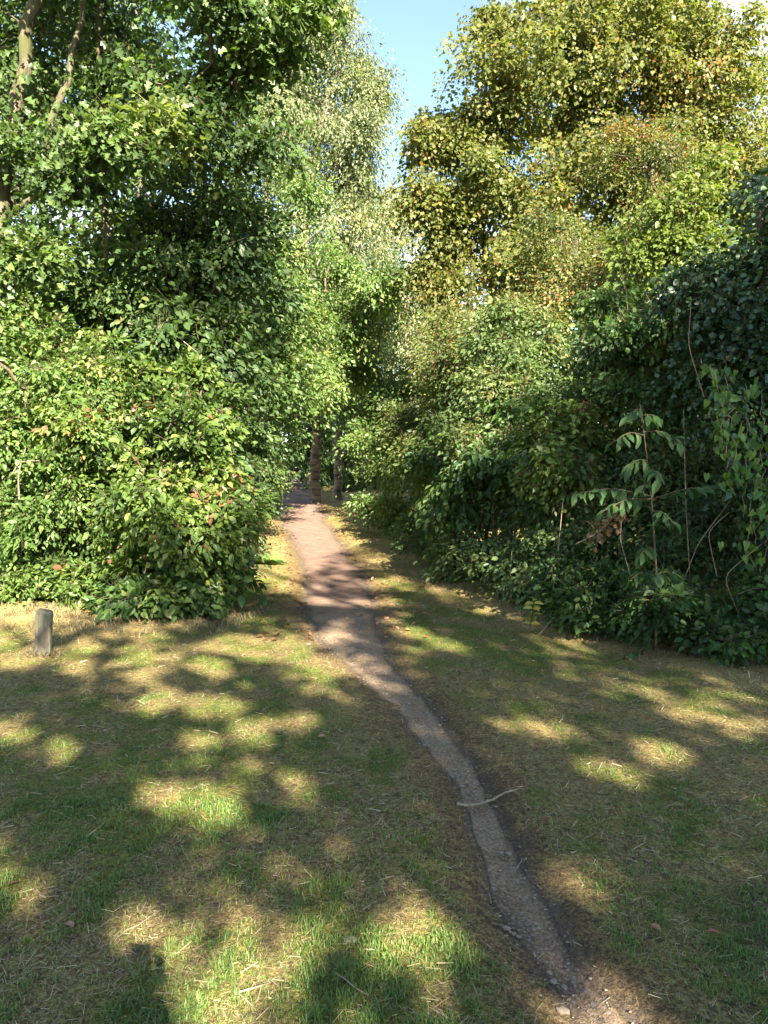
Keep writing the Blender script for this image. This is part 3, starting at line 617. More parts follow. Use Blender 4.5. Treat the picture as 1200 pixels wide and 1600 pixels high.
plant('elm_shrub', 'grey-green layered hedge shrub in the middle of the right hand hedge', 'shrub',
      [(stemline(800, 11.8, (800, 750, 11.8), (810, 560, 11.8)), .05, .02), (stemline(760, 11.9, (755, 760, 11.8), (740, 660, 11.7)), .04, .015)],
      [(800, 610, 11.6, 90, 80, .9), (750, 700, 11.4, 70, 90, .9), (830, 760, 10.6, 80, 100, .7), (850, 530, 12, 80, 50, .8), (870, 680, 10.6, 60, 80, .7)],
      T_KITE, .08, 540, 66, .26, 'thorn', 'bark', 46, tv=(.6, .24, .17), stemname='stem', crown='foliage', clump=14, rough=.4)
plant('field_maple_shrub', 'green hedge shrub with dull yellow leaves near the far end of the hedge', 'shrub',
      [(stemline(700, 15.2, (700, 740, 15.2), (705, 600, 15.2)), .05, .02)],
      [(700, 610, 15, 60, 70, 1.0), (680, 700, 14.2, 54, 70, .9), (730, 780, 12.6, 50, 80, .7), (740, 640, 14, 50, 60, .8), (640, 680, 17, 40, 60, .9)],
      T_KITE, .1, 400, 54, .3, 'haw', 'bark', 47, tv=(.3, .18, .15), stemname='stem', crown='foliage')
plant('rose_shrub', 'lighter green shrub with yellowing leaves arching out of the hedge left of the sapling', 'shrub',
      [(stemline(880, 8.7, (880, 800, 8.7), (872, 700, 8.6), (865, 640, 8.6)), .02, .006), (stemline(850, 9, (845, 800, 9), (830, 740, 9)), .015, .006)],
      [(872, 680, 8.5, 44, 60, .3), (900, 735, 8.3, 40, 50, .3), (840, 745, 9, 40, 40, .3), (915, 620, 8.9, 40, 30, .3)],
      T_OVAL, .085, 130, 34, .2, 'bush', 'twig', 71, tv=(.5, .2, .18), stemname='stem', crown='foliage', rough=.4, parts=40)
plant('hazel_regrowth', 'drooping sprays of broad mid green leaves in front of the middle hedge', 'shrub',
      [(stemline(770, 10.6, (770, 800, 10.6), (765, 730, 10.4), (750, 680, 10.2)), .025, .008), (stemline(800, 10.2, (805, 800, 10.2), (820, 740, 10)), .02, .006)],
      [(760, 720, 10.3, 55, 40, .4), (815, 735, 9.9, 40, 40, .35), (720, 760, 11, 45, 36, .4), (790, 660, 10.8, 40, 30, .4), (690, 700, 12.8, 36, 34, .4)],
      T_OVAL, .12, 190, 34, .26, 'bramble', 'twig', 72, tv=(.5, .2, .16), stemname='stem', crown='foliage', rough=.4, droop=.8, parts=30)
plant('clematis_tangle', 'tangled creeper with mid green leaves draped over the upper part of the dark thicket', 'creeper',
      [(stemline(1090, 8.4, (1085, 700, 8.3), (1050, 540, 8.2), (1010, 460, 8.3)), .012, .005)],
      [(1040, 500, 8.1, 50, 30, .3), (970, 520, 8.4, 40, 40, .3), (1095, 560, 7.8, 30, 50, .3), (1010, 600, 8.3, 40, 36, .3), (940, 470, 8.8, 40, 30, .3)],
      T_OVAL, .075, 170, 34, .2, 'bramble', 'twig', 73, tv=(.6, .2, .16), stemname='stem', crown='foliage', rough=.4, droop=.6, parts=30)
plant('nettle_bank', 'dark nettle-like leaves sloping down to the grass below the right hedge', 'weeds',
      [(stemline(740, 10.8, (742, 880, 10.7), (745, 840, 10.7)), .008, .004), (stemline(800, 9.4, (802, 900, 9.4), (806, 850, 9.4)), .008, .004)],
      [(735, 870, 10.8, 60, 50, .5), (690, 850, 12.3, 46, 44, .5), (790, 890, 9.5, 60, 60, .45), (840, 880, 8.9, 60, 80, .4), (660, 830, 14, 30, 30, .5)],
      T_OVAL, .075, 360, 50, .2, 'thorn', 'twig', 48, tv=(.55, .2, .17), stemname='stem', crown='foliage', parts=40)
plant('bramble_thicket', 'sprawling bramble thicket at the foot of the hedge in the right corner', 'bramble',
      [(stemline(900, 7.9, (905, 930, 7.7), (920, 890, 7.5)), .008, .004), (stemline(1050, 7.2, (1050, 930, 7.1), (1040, 890, 7)), .008, .004), (stemline(1170, 6.8, (1165, 960, 6.7), (1150, 930, 6.5)), .008, .004)],
      [(890, 930, 7.7, 60, 50, .35), (980, 930, 7.4, 80, 60, .4), (1080, 960, 6.95, 80, 50, .35), (1160, 1000, 6.4, 60, 40, .3), (1030, 950, 6.6, 60, 44, .3), (920, 965, 7.3, 70, 34, .3), (1110, 1005, 6.45, 60, 30, .25), (1050, 890, 7.4, 90, 50, .4), (1200, 940, 6.7, 50, 60, .35), (1280, 990, 6.2, 70, 60, .3)],
      T_OVAL, .085, 420, 42, .2, 'bramble', 'twig', 49, tv=(.32, .16, .15), stemname='stem', crown='foliage', parts=300, droop=.3)

# --- woodland behind: each tree its own
bgs = [(-120, 17, 330, 380, 'rounded dark crown at the far left edge behind the maple'), (60, 19, 300, 420, 'shaded crown seen between the maple stems'), (230, 20, 330, 420, 'crown behind the dark left tree'), (215, 17, 40, 260, 'high crown seen through the top of the maple'),
       (370, 24, 300, 330, 'crown filling in behind the tall willow'), (300, 34, 380, 260, 'far crown deep in the left wood'), (430, 44, 480, 150, 'dim crown over the far bend of the path'), (505, 52, 500, 150, 'dim crown closing the end of the path'),
       (560, 44, 500, 160, 'dim crown behind the second trunk'), (600, 36, 540, 130, 'shaded crown behind the upright hazel shrub'), (690, 34, 500, 190, 'olive crown behind the willow on the right'), (790, 28, 520, 170, 'shaded crown behind the hedge shrubs'),
       (950, 23, 480, 200, 'shaded crown below the sycamore'), (1100, 19, 430, 260, 'crown behind the lime bush top'), (1280, 15, 420, 330, 'crown beyond the right edge of the hedge'), (470, 62, 520, 130, 'farthest crown at the vanishing end of the path')]
for i_, (px, d, cy, ry, what) in enumerate(bgs):
    rx = 130 if d < 30 else 70
    cx = [0, 0, 0, -10, 0, -20, 0, 30][i_ % 8] + px
    plant('woodland_tree', what, 'tree', [(stemline(px, d, (px + 5, 720, d), (px + 10, cy + 40, d), (px, cy - ry * .5, d)), .16, .05)],
          [(cx, cy, d, rx, ry * .6, 2), (cx - rx * .5, cy + ry * .3, d - .6, rx * .7, ry * .5, 1.6), (cx + rx * .5, cy + ry * .25, d - .4, rx * .7, ry * .5, 1.6), (cx, cy + ry * .65, d - .5, rx, ry * .35, 1.5)],
          T_KITE, .16 + .003 * d, 150, 46, .6, 'wood', 'bark', 100 + i_, group='trees of the wood behind', tv=(.3 + .3 * (i_ % 3) / 2, .15, .14), twigs=0, tipr=.006, step=.7)
# bushes of the wood floor, closing the view under the crowns
for i_, (px, d, cy, rx, ry, what) in enumerate([(430, 40, 715, 70, 60, 'dim undergrowth bush left of the far bend'), (520, 46, 705, 60, 60, 'dim undergrowth bush behind the birch trunk'), (580, 34, 720, 60, 60, 'dim undergrowth bush behind the hazel shrub'),
        (690, 26, 690, 90, 90, 'shaded undergrowth bush behind the far hedge'), (860, 20, 680, 140, 120, 'shaded undergrowth bush behind the middle hedge'), (1080, 15, 660, 170, 160, 'shaded undergrowth bush behind the blackthorn'),
        (640, 40, 700, 80, 70, 'dim undergrowth bush under the pale willow'), (760, 24, 690, 90, 110, 'shaded undergrowth bush behind the layered hedge shrub'), (980, 17, 680, 120, 130, 'shaded undergrowth bush behind the sapling'), (1040, 10.6, 700, 110, 110, 'shaded undergrowth bush just behind the right thicket'), (1180, 9.5, 720, 110, 140, 'shaded undergrowth bush behind the ivy tree'), (880, 16, 590, 90, 80, 'shaded bush top showing between the hawthorn and the hedge'), (540, 40, 700, 40, 60, 'dim undergrowth bush between the two birch trunks'), (455, 36, 640, 40, 60, 'dim tall bush over the left of the far bend'), (545, 48, 640, 60, 60, 'dim tall bush behind the slim trunk'), (500, 56, 640, 60, 50, 'dim tall bush at the middle of the far wood'), (480, 36, 690, 26, 60, 'dim undergrowth bush filling the gap left of the birch'),
        (200, 16, 650, 180, 160, 'shaded undergrowth bush behind the left bush'), (240, 10.9, 740, 130, 110, 'dim undergrowth bush just behind the broad left bush'), (40, 10.4, 740, 110, 110, 'dim undergrowth bush just behind the pale left shrub'), (-20, 14, 640, 170, 170, 'shaded undergrowth bush behind the pale left shrub'), (470, 70, 712, 60, 40, 'farthest undergrowth bush across the path end')]):
    plant('undergrowth_bush', what, 'bush', [(stemline(px, d, (px, 720, d), (px + 5, cy - ry * .3, d)), .05, .02)],
          [(px, cy, d, rx, ry, 1.5), (px - rx * .5, cy + ry * .3, d - .5, rx * .6, ry * .7, 1.2), (px + rx * .5, cy + ry * .3, d - .5, rx * .6, ry * .7, 1.2)],
          T_KITE, .14 + .003 * d, 90, 44, .5, 'dark', 'bark', 140 + i_, group='bushes of the wood floor', stemname='stem', crown='foliage', twigs=0, tipr=.006, step=.7)

# --- trees behind the viewer that shade the grass
SH = SUN * (1.8 / abs(SUN[1]))                       # they stand about 8 m behind the viewer
def wl_(c, r): return (np.array(c, float) + SH, np.array(r, float))
def ws_(*pts): return [(p[0] + SH[0], p[1] + SH[1]) if len(p) == 2 else (p[0] + SH[0], p[1] + SH[1], p[2] + SH[2]) for p in pts]
plant('beech_tree', 'beech behind the viewer whose gaps let the sun flecks through', 'tree',
      [(ws_((1.8, -6.4), (1.8, -6.4, 3), (1.6, -6.2, 6), (1.5, -6, 8.2)), .2, .05)],
      [wl_((-1, -6, 5.6), (2, 1.5, 1.8)), wl_((1.5, -6, 6), (2.2, 1.6, 2.4)), wl_((3.8, -6, 6), (2, 1.6, 2.4)), wl_((3, -6, 8), (2, 1.5, 2)), wl_((0.5, -6, 4.3), (2.4, 1.3, 1)), wl_((-2.6, -6, 5), (1.5, 1.2, 1.6)), wl_((0.2, -6.2, 7.2), (2.4, 1.4, 1.5))],
      T_KITE, .2, 760, 48, .5, 'shade', 'bark', 61, cull=True, twigs=0, shell=.15, gap=-.7)
plant('oak_tree', 'taller oak behind the viewer that shades the right hand hedge', 'tree',
      [(ws_((8.5, -7), (8.5, -7, 4), (8.2, -6.8, 8), (8, -6.6, 12)), .28, .06)],
      [wl_((6, -6.5, 7), (2.2, 1.6, 3)), wl_((8.5, -6.5, 9), (2.6, 1.7, 4)), wl_((7, -6.5, 11.5), (2.4, 1.6, 2.6)), wl_((10.5, -6.5, 8), (2.2, 1.6, 4)), wl_((7, -6.5, 4.6), (3, 1.4, 1.2)), wl_((10, -6.5, 12), (2.4, 1.6, 2.4)), wl_((5, -6.5, 10), (1.5, 1.4, 2.4)), wl_((6.8, -6, 6.6), (2.2, 1.2, 1.8))],
      T_KITE, .21, 900, 46, .55, 'shade', 'bark', 62, cull=True, twigs=0, shell=.15, gap=-.7)

plant('added_shade_tree', 'slender unseen tree added behind the viewer to shade the dark left tree', 'tree',  # added out of view, crown shaped to darken the left tree
      [(ws_((5.8, -6.9), (5.6, -6.8, 5), (5.0, -6.6, 9.5), (3.6, -6.3, 12.6), (2.6, -6.1, 14)), .16, .03)],
      [wl_((2.5, -6.1, 13.8), (1.2, 1.3, 1.1)), wl_((2.3, -6.1, 12.9), (1, 1, .6)), wl_((5.2, -6.5, 9), (.9, .9, 2))], T_KITE, .19, 45, 40, .4, 'shade', 'bark', 63, cull=True, twigs=0, shell=.1)

# ------------------------------------------------------------------ drooping sapling, every leaf a part
def leaf_meshes(name, tmpl, mat, tvs):
    ms = []
    for b, t in enumerate(tvs):
        vv = tmpl[0] * [1, .9 + .08 * (b % 3), .7 + .5 * (b % 4)]
        me = bpy.data.meshes.new(name); me.from_pydata(vv.tolist(), [], tmpl[1].tolist())
        a = me.attributes.new('tv', 'FLOAT', 'POINT'); a.data.foreach_set('value', np.full(len(vv), t, np.float32))
        me.materials.append(M[mat]); ms.append(me)
    return ms
def leaf_obj(ms, pos, axis, normal, size, root, rng):
    rot = frames(np.array([axis], float), np.array([normal], float))[0]
    mw = np.eye(4); mw[:3, :3] = rot * size; mw[:3, 3] = np.array(pos) - np.array(root.location)
    ob = bpy.data.objects.new('leaf', ms[rng.integers(0, len(ms))]); COL.objects.link(ob); ob.parent = root
    ob.matrix_local = Matrix(mw.tolist()); return ob
rng = np.random.default_rng(5)
sb = gp(1030, 6.75); root = empty('cherry_sapling', (sb[0], sb[1], Hf(*sb)), 'young sapling with long drooping blue-green leaves in front of the right hedge', 'sapling')
line = resample([np.array([sb[0], sb[1], Hf(*sb) - .03]), W(1026, 900, 6.7), W(1018, 780, 6.65), W(1008, 690, 6.6), W(1000, 632, 6.6)], .08)
tubes_obj('stem', [(line, np.linspace(.014, .004, len(line)), 6)], M['twig'], root)
ms = leaf_meshes('leaf', T_LONG, 'sapling', [.1, .35, .6, .85, .5])
def shoot(p0, p1, nl, size):
    L = resample([p0, (p0 + p1) / 2 + [0, 0, .06], p1], .05); tubes_obj('shoot', [(L, np.linspace(.006, .002, len(L)), 4)], M['twig'], root)
    for a in range(nl):
        t = (.25 + .75 * a / max(1, nl - 1)) * (len(L) - 1); p = L[int(t)]
        dr = unit((p1 - p0)[None])[0]; side = np.cross(dr, [0, 0, 1]) * (1 if a % 2 else -1)
        ax = dr * .7 + side * .7 + np.array([0, 0, -.75]) + rng.normal(size=3) * .38
        leaf_obj(ms, p, ax, side * .5 + np.array([0, -.5, .8]) + rng.normal(size=3) * .25, size * (.8 + .4 * rng.random()), root, rng)
for (a, b, nl) in [((1000, 640, 6.6), (985, 650, 6.5), 4), ((1003, 650, 6.6), (1030, 655, 6.5), 4), ((1006, 680, 6.6), (960, 690, 6.45), 6), ((1006, 675, 6.6), (1060, 690, 6.5), 6), ((1012, 720, 6.62), (980, 735, 6.4), 6),
                    ((1014, 735, 6.62), (1030, 750, 6.3), 6), ((1018, 775, 6.65), (890, 772, 6.5), 11), ((1018, 780, 6.65), (1135, 765, 6.55), 11), ((1019, 780, 6.65), (940, 800, 6.35), 8), ((1020, 800, 6.65), (1050, 815, 6.4), 7),
                    ((1024, 860, 6.7), (1000, 868, 6.45), 6), ((1026, 900, 6.7), (985, 905, 6.45), 6), ((1026, 900, 6.7), (1060, 905, 6.5), 6), ((1028, 930, 6.7), (1015, 925, 6.4), 6), ((1016, 760, 6.6), (1000, 770, 6.3), 5)]:
    shoot(W(*a), W(*b), int(nl * 1.7), .125)
# ------------------------------------------------------------------ climbing vine on the right, each leaf a part
vb = gp(1165, 6.75); root = empty('climbing_vine', (vb[0], vb[1], Hf(*vb)), 'bright green vine with heart-shaped leaves hanging over the right edge thicket', 'vine')
ms = leaf_meshes('leaf', T_HEART, 'vine', [.05, .3, .6, .9])
for (x0, y0, x1, y1, nl) in [(1110, 570, 1130, 700, 20), (1135, 580, 1145, 760, 28), (1165, 600, 1160, 800, 32), (1190, 610, 1180, 850, 34), (1150, 640, 1185, 700, 16), (1120, 650, 1140, 740, 16), (1200, 700, 1195, 880, 26), (1170, 740, 1165, 870, 20), (1095, 560, 1120, 600, 8)]:
    L = resample([W(x0, y0, 6.75), W((x0 + x1) / 2 + 8, (y0 + y1) / 2, 6.5), W(x1, y1, 6.55)], .06)
    L[1:-1] += rng.normal(size=(len(L) - 2, 3)) * .015
    tubes_obj('stem', [(L, np.full(len(L), .003), 4)], M['cane'], root)
    for a in range(nl):
        p = L[rng.integers(0, len(L))] + rng.normal(size=3) * [.07, .04, .05]
        leaf_obj(ms, p, rng.normal(size=3) * .5 + [0, -.2, -1], np.array([0, -1, .5]) + rng.normal(size=3) * .4, .075 * (.7 + .6 * rng.random()), root, rng)
# ------------------------------------------------------------------ yellow seedling, dead leaves, dry canes
yb = gp(828, 7.35); root = empty('seedling', (yb[0], yb[1], Hf(*yb)), 'little plant with yellow leaves standing out at the foot of the right hedge', 'plant')
L = resample([np.array([yb[0], yb[1], Hf(*yb)]), W(832, 960, 7.3), W(834, 935, 7.25)], .05); tubes_obj('stem', [(L, np.linspace(.006, .003, len(L)), 5)], M['twig'], root)
ms = leaf_meshes('leaf', T_OVAL, 'yellow', [.1, .5, .9])
for a in range(16):
    p = L[int(len(L) * (.3 + .69 * a / 16))]; th = a * 2.4
    leaf_obj(ms, p, (math.cos(th), math.sin(th), .1), (rng.normal() * .3, -.5, 1), .1, root, rng)
db = W(945, 825, 7.2); root = empty('dead_branch', db, 'snapped branch with withered pinkish leaves caught beside the sapling', 'branch')
L = resample([W(900, 850, 7.3), W(940, 830, 7.15), W(965, 800, 7.1)], .06); tubes_obj('stem', [(L, np.linspace(.007, .003, len(L)), 5)], M['cane'], root)
ms = leaf_meshes('leaf', T_OVAL, 'deadleaf', [.2, .6, 1.0])
for a in range(70):
    leaf_obj(ms, L[rng.integers(3, len(L))] + rng.normal(size=3) * [.07, .05, .06], rng.normal(size=3) + [0, 0, -1], rng.normal(size=3) + [0, -1, 0], .06 * (.7 + .6 * rng.random()), root, rng)
canes = [((1078, 900, 7.2), (1072, 800, 6.95), (1068, 640, 6.9), 'thin upright dry cane left of the vine'), ((1120, 900, 6.9), (1105, 830, 6.7), (1140, 800, 6.7), 'dry cane arching under the vine'), ((1170, 1000, 6.7), (1130, 900, 6.5), (1190, 850, 6.5), 'pale curved cane above the corner brambles'),
         ((985, 900, 7.2), (968, 840, 7.0), (975, 790, 7.0), 'thin cane leaning beside the dead leaves'), ((1060, 930, 7.1), (1090, 850, 6.8), (1150, 770, 6.8), 'long slanting dry cane crossing behind the sapling branch'), ((838, 995, 7.3), (850, 985, 7.2), (864, 965, 7.2), 'short broken stick leaning at the hedge foot'),
         ((870, 880, 8.2), (880, 780, 8.1), (876, 700, 8.1), 'thin bare cane in the dark left part of the blackthorn'), ((800, 940, 8.6), (797, 900, 8.5), (800, 860, 8.5), 'bare grey cane standing at the edge of the nettle bank'), ((1100, 620, 7.0), (1075, 540, 6.9), (1080, 470, 6.9), 'bare cane rising above the vine'),
         ((700, 1010 - 300, 13), (702, 660, 13), (712, 600, 13), 'bare cane in the far hedge')]
for a, b, c_, lab in canes:
    L = resample([W(*a), W(*b), W(*c_)], .06); o = tubes_obj('dry_cane', [(L, np.linspace(.0055, .002, len(L)), 5)], M['cane'])
    tag(o, lab, 'cane', 'dry canes in the right hedge')
for a, b, c_, lab in [((10, 760, 8.0), (30, 720, 7.8), (62, 720, 7.8), 'pale bare twig bending out of the left shrub'), ((30, 780, 7.9), (28, 740, 7.8), (40, 700, 7.8), 'forked bare twig hanging in the left shrub'), ((200, 505, 9.8), (270, 520, 9.7), (320, 560, 9.7), 'thin bare branch poking from the dark left tree')]:
    L = resample([W(*a), W(*b), W(*c_)], .06); tag(tubes_obj('bare_twig', [(L, np.linspace(.011, .003, len(L)), 5)], M['cane']), lab, 'twig', 'bare twigs in the left shrubs')

# ------------------------------------------------------------------ wooden post
pbx, pby = gp(61, 6.42); pz = Hf(pbx, pby); hw_, hd_, hh_ = .062, .05, .385
pvv, pt = [], []
zs = [-.1, 0, .06, .15, .25, .33, .365]; ring = []
for a in range(16):
    th = a * 2 * math.pi / 16; c0, s0 = math.cos(th), math.sin(th)
    ring.append((math.copysign(abs(c0) ** .22, c0) * hw_, math.copysign(abs(s0) ** .22, s0) * hd_))
prg = np.random.default_rng(3); jit = prg.normal(size=16) * .0018
for z in zs:
    for a, (x, y) in enumerate(ring): pvv.append((x * (1 + jit[a] * 12) + z * .02, y, z))
for f, dz in ((.93, .012), (.78, .022)):
    for a, (x, y) in enumerate(ring): pvv.append((x * f + .008, y * f, .365 + dz - (x * .16)))
nr = len(zs) + 2
for r in range(nr - 1):
    for a in range(16): pt.append((r * 16 + a, r * 16 + (a + 1) % 16, (r + 1) * 16 + (a + 1) % 16, (r + 1) * 16 + a))
pt.append(tuple((nr - 1) * 16 + a for a in range(16)))
me = bpy.data.meshes.new('wooden_post'); me.from_pydata(pvv, [], pt)
wm, nt, out = new_mat('weathered_wood'); tc = nt.nodes.new('ShaderNodeTexCoord'); mp = nt.nodes.new('ShaderNodeMapping')
mp.inputs['Scale'].default_value = (1, 1, .05); nt.links.new(tc.outputs['Object'], mp.inputs[0])
n1 = noise(nt, 90, 5, .6, mp.outputs[0]); n2 = noise(nt, 7, 4)
c = mixc(nt, ramp(nt, [(.45, (0, 0, 0)), (.7, (1, 1, 1))], n2), ramp(nt, [(.32, (.06, .05, .04)), (.5, (.12, .1, .072)), (.75, (.21, .18, .135))], n1), (.16, .17, .11))
principled(nt, out, c, .9, .15, n1, .008, 1.0); me.materials.append(wm)
post = bpy.data.objects.new('wooden_post', me); post.location = (pbx, pby, pz); post.rotation_euler = (0, math.radians(2), math.radians(12)); COL.objects.link(post)
tag(post, 'short square weathered grey wooden post standing in the grass at the left', 'post')

# ------------------------------------------------------------------ grass, clippings
rng = np.random.default_rng(77)
def scatter(n, dmin, dmax, powr):
    t = rng.random(n); y = (dmin ** powr + t * (dmax ** powr - dmin ** powr)) ** (1 / powr)
    x = (rng.random(n) - .5) * 2 * (y * .53 + .9)
    return x, y
x, y = scatter(700000, 1.7, 24, -.25)
g, d, s, pdn = ground_masks(x, y)
tuft = .55 * fbm(x * 22, y * 18, 61, 2) + .45 * fbm(x * 7, y * 6, 63, 2)
keep = rng.random(len(x)) < np.clip(g * (.12 + 1.5 * sstep(.42, .62, tuft)) + .07 * (pdn > .1), 0, 1) * (pdn > -.05 + .08 * rng.random(len(x))) * (1 - .75 * s)
x, y, g, tuft, d = x[keep], y[keep], g[keep], tuft[keep], d[keep]; n = min(len(x), 210000); x, y, g, tuft, d = x[:n], y[:n], g[:n], tuft[:n], d[:n]
z = H(x, y); hgt = (.008 + .018 * rng.random(n) * (.35 + g)) * (.5 + 1.1 * tuft); wdt = np.clip(.0006 + .0004 * y, .001, .006) * (.7 + .6 * rng.random(n))
th = rng.random(n) * 6.283; lean = .25 + .9 * rng.random(n)
dirv = np.stack([np.cos(th), np.sin(th), np.zeros(n)], 1); side = np.stack([-np.sin(th), np.cos(th), np.zeros(n)], 1)
b0 = np.stack([x, y, z - .003], 1)
m1 = b0 + dirv * (hgt * lean * .35)[:, None] + np.array([0, 0, 1]) * (hgt * .62)[:, None]
tp = b0 + dirv * (hgt * lean)[:, None] + np.array([0, 0, 1]) * (hgt * (1.05 - .35 * lean))[:, None]
sw = side * wdt[:, None]
nr_ = y < 3.6; nn_, nf_ = int(nr_.sum()), int((~nr_).sum())
V1 = np.stack([b0 - sw, b0 + sw, m1 - sw * .8, m1 + sw * .8, tp], 1)[nr_].reshape(-1, 3); V2 = np.stack([b0 - sw, b0 + sw, tp], 1)[~nr_].reshape(-1, 3)
T1 = (np.array([[0, 1, 3], [0, 3, 2], [2, 3, 4]])[None] + (np.arange(nn_) * 5)[:, None, None]).reshape(-1, 3)
T2 = (np.array([[0, 1, 2]])[None] + (np.arange(nf_) * 3)[:, None, None]).reshape(-1, 3) + len(V1)
V = np.vstack([V1, V2]); T = np.vstack([T1, T2])
tvg = np.clip(.36 + .5 * d + .22 * sstep(7, 14, y) - .25 * (g - .5) + .17 * rng.normal(size=n) + .5 * (fbm(x * 1.5, y * 1.5, 91, 2) - .5), 0, 1)
go = mesh_np('grass', V, T, np.r_[np.repeat(tvg[nr_], 5), np.repeat(tvg[~nr_], 3)], M['grass'], None, 'stuff'); tag(go, 'short green grass blades growing in tufts', None, None, 'stuff')
x, y = scatter(260000, 1.7, 24, -.3)
g, d, s, pdn = ground_masks(x, y)
keep = rng.random(len(x)) < np.clip(d * .9 + .12, 0, 1) * (pdn > -.02) * (1 - .6 * s); x, y, d = x[keep], y[keep], d[keep]; n = min(len(x), 62000); x, y, d = x[:n], y[:n], d[:n]
z = H(x, y); L = .014 + .05 * rng.random(n) ** 3; th = rng.random(n) * 6.283; wdt = np.clip(.00025 + .00026 * y, .0006, .005) * (.7 + .6 * rng.random(n))
dirv = np.stack([np.cos(th), np.sin(th), .1 + .35 * rng.random(n) ** 2], 1); side = np.stack([-np.sin(th), np.cos(th), rng.normal(size=n) * .5], 1) * wdt[:, None]
b0 = np.stack([x, y, z + .002 + .012 * rng.random(n) * d], 1); e = b0 + dirv * L[:, None]
V = np.stack([b0 - side, b0 + side, e + side * .5, e - side * .5], 1).reshape(-1, 3)
T = (np.array([[0, 1, 2], [0, 2, 3]])[None] + (np.arange(n) * 4)[:, None, None]).reshape(-1, 3)
dg = mesh_np('dry_grass', V, T, np.repeat(np.clip(.5 + .22 * rng.normal(size=n), 0, 1), 4), M['straw'], None, 'stuff'); tag(dg, 'dry straw-coloured clippings lying on the turf', None, None, 'stuff')

# longer dry tufts where the mower stops: under the hedges, round the post
m_ = 9000; yh = 4.5 + 9 * rng.random(m_) ** 1.4
xh = np.interp(yh, [3, 6, 7.4, 9, 12.8, 18, 24], [4.5, 3.0, 2.0, 1.55, .8, .1, -.6]) + .12 + .22 * rng.normal(size=m_)
xb = -4.4 + 3.1 * rng.random(5000); yb_ = np.interp(xb, [-6, -3.4, -2.6, -1.6, -1.2], [7.4, 7.6, 7.6, 7.9, 9]) + .3 * rng.normal(size=5000)
th = rng.random(420) * 6.283; rr_ = .07 + .07 * rng.random(420)
x = np.r_[xh, xb, pbx + rr_ * np.cos(th)]; y = np.r_[yh, yb_, pby + rr_ * np.sin(th)]; n = len(x)
ok = fbm(x * 4, y * 4, 71, 2) > np.where(np.arange(n) < n - 420, .47, 0); x, y = x[ok], y[ok]; n = len(x); z = H(x, y)
hgt = .025 + .08 * rng.random(n) ** 1.7; wdt = .0018 + .0018 * rng.random(n); th = rng.random(n) * 6.283; lean = .7 + 1.1 * rng.random(n)
dirv = np.stack([np.cos(th), np.sin(th), np.zeros(n)], 1); sw = np.stack([-np.sin(th), np.cos(th), np.zeros(n)], 1) * wdt[:, None]
b0 = np.stack([x, y, z - .003], 1); m1 = b0 + dirv * (hgt * lean * .35)[:, None] + np.array([0, 0, 1]) * (hgt * .6)[:, None]
tp = b0 + dirv * (hgt * lean)[:, None] + np.array([0, 0, 1]) * (hgt * (1.0 - .45 * lean))[:, None]
V = np.stack([b0 - sw, b0 + sw, m1 - sw * .8, m1 + sw * .8, tp], 1).reshape(-1, 3); T = (np.array([[0, 1, 3], [0, 3, 2], [2, 3, 4]])[None] + (np.arange(n) * 5)[:, None, None]).reshape(-1, 3)
tag(mesh_np('dry_tuft_grass', V, T, np.repeat(np.clip(.35 + .22 * rng.normal(size=n), 0, 1), 5), M['straw'], None, 'stuff'), 'longer dry grass left standing under the hedges and round the post', None, None, 'stuff')

# ------------------------------------------------------------------ stones and gravel on the path
sm, nt, out = new_mat('flint_stone'); nB = noise(nt, 40, 4)
c = ramp(nt, [(.3, (.13, .1, .07)), (.55, (.25, .2, .145)), (.8, (.42, .35, .27))], nB)
principled(nt, out, c, .8, .25, nB, .004, .6); M['stone'] = sm
import bmesh
def stone_mesh(seed):
    bm = bmesh.new(); bmesh.ops.create_icosphere(bm, subdivisions=1, radius=1.0); r = random.Random(seed)
    for v in bm.verts: v.co *= .75 + .45 * r.random(); v.co.z *= .55
    me = bpy.data.meshes.new('stone'); bm.to_mesh(me); bm.free(); me.materials.append(sm); return me
stones = [stone_mesh(k) for k in range(6)]
bmv = np.array([v.co for v in stones[0].vertices]); bmt = np.array([list(p.vertices) for p in stones[0].polygons])
n = 1800; y = 2.0 + 8 * rng.random(n) ** 1.2
x = np.interp(y, py_, EDG.mean(1)) + np.interp(y, py_, EDG[:, 1] - EDG[:, 0]) * .5 * np.clip(rng.normal(size=n) * .6, -1.15, 1.15)
sc = (.003 + .006 * rng.random(n) ** 3) * (.8 + .05 * y); pos = np.stack([x, y, H(x, y) + .009], 1)
rt = frames(np.stack([np.cos(y * 999), np.sin(y * 999), np.zeros(n)], 1), np.tile([0, 0, 1.], (n, 1)))
v, t = instance(T_OCTA, pos, rt, sc[:, None] * np.array([2, 1.6, 1.1]) * (.7 + .6 * rng.random((n, 3))))
mesh_np('gravel', v, t, None, sm, path, 'stuff')
for k in range(150):
    yy = float(2.3 + 7 * rng.random() ** 1.3); xx = float(np.interp(yy, py_, EDG.mean(1)) + np.interp(yy, py_, EDG[:, 1] - EDG[:, 0]) * .5 * np.clip(rng.normal() * .55, -1.1, 1.1))
    ob = bpy.data.objects.new('stone', stones[k % 6]); s_ = (.006 + .012 * rng.random() ** 3) * (.8 + .06 * yy); ob.scale = (s_, s_ * (.7 + .4 * rng.random()), s_ * .75)
    ob.location = (xx, yy, Hf(xx, yy) + .009); ob.rotation_euler = (0, 0, rng.random() * 6); COL.objects.link(ob); ob.parent = path
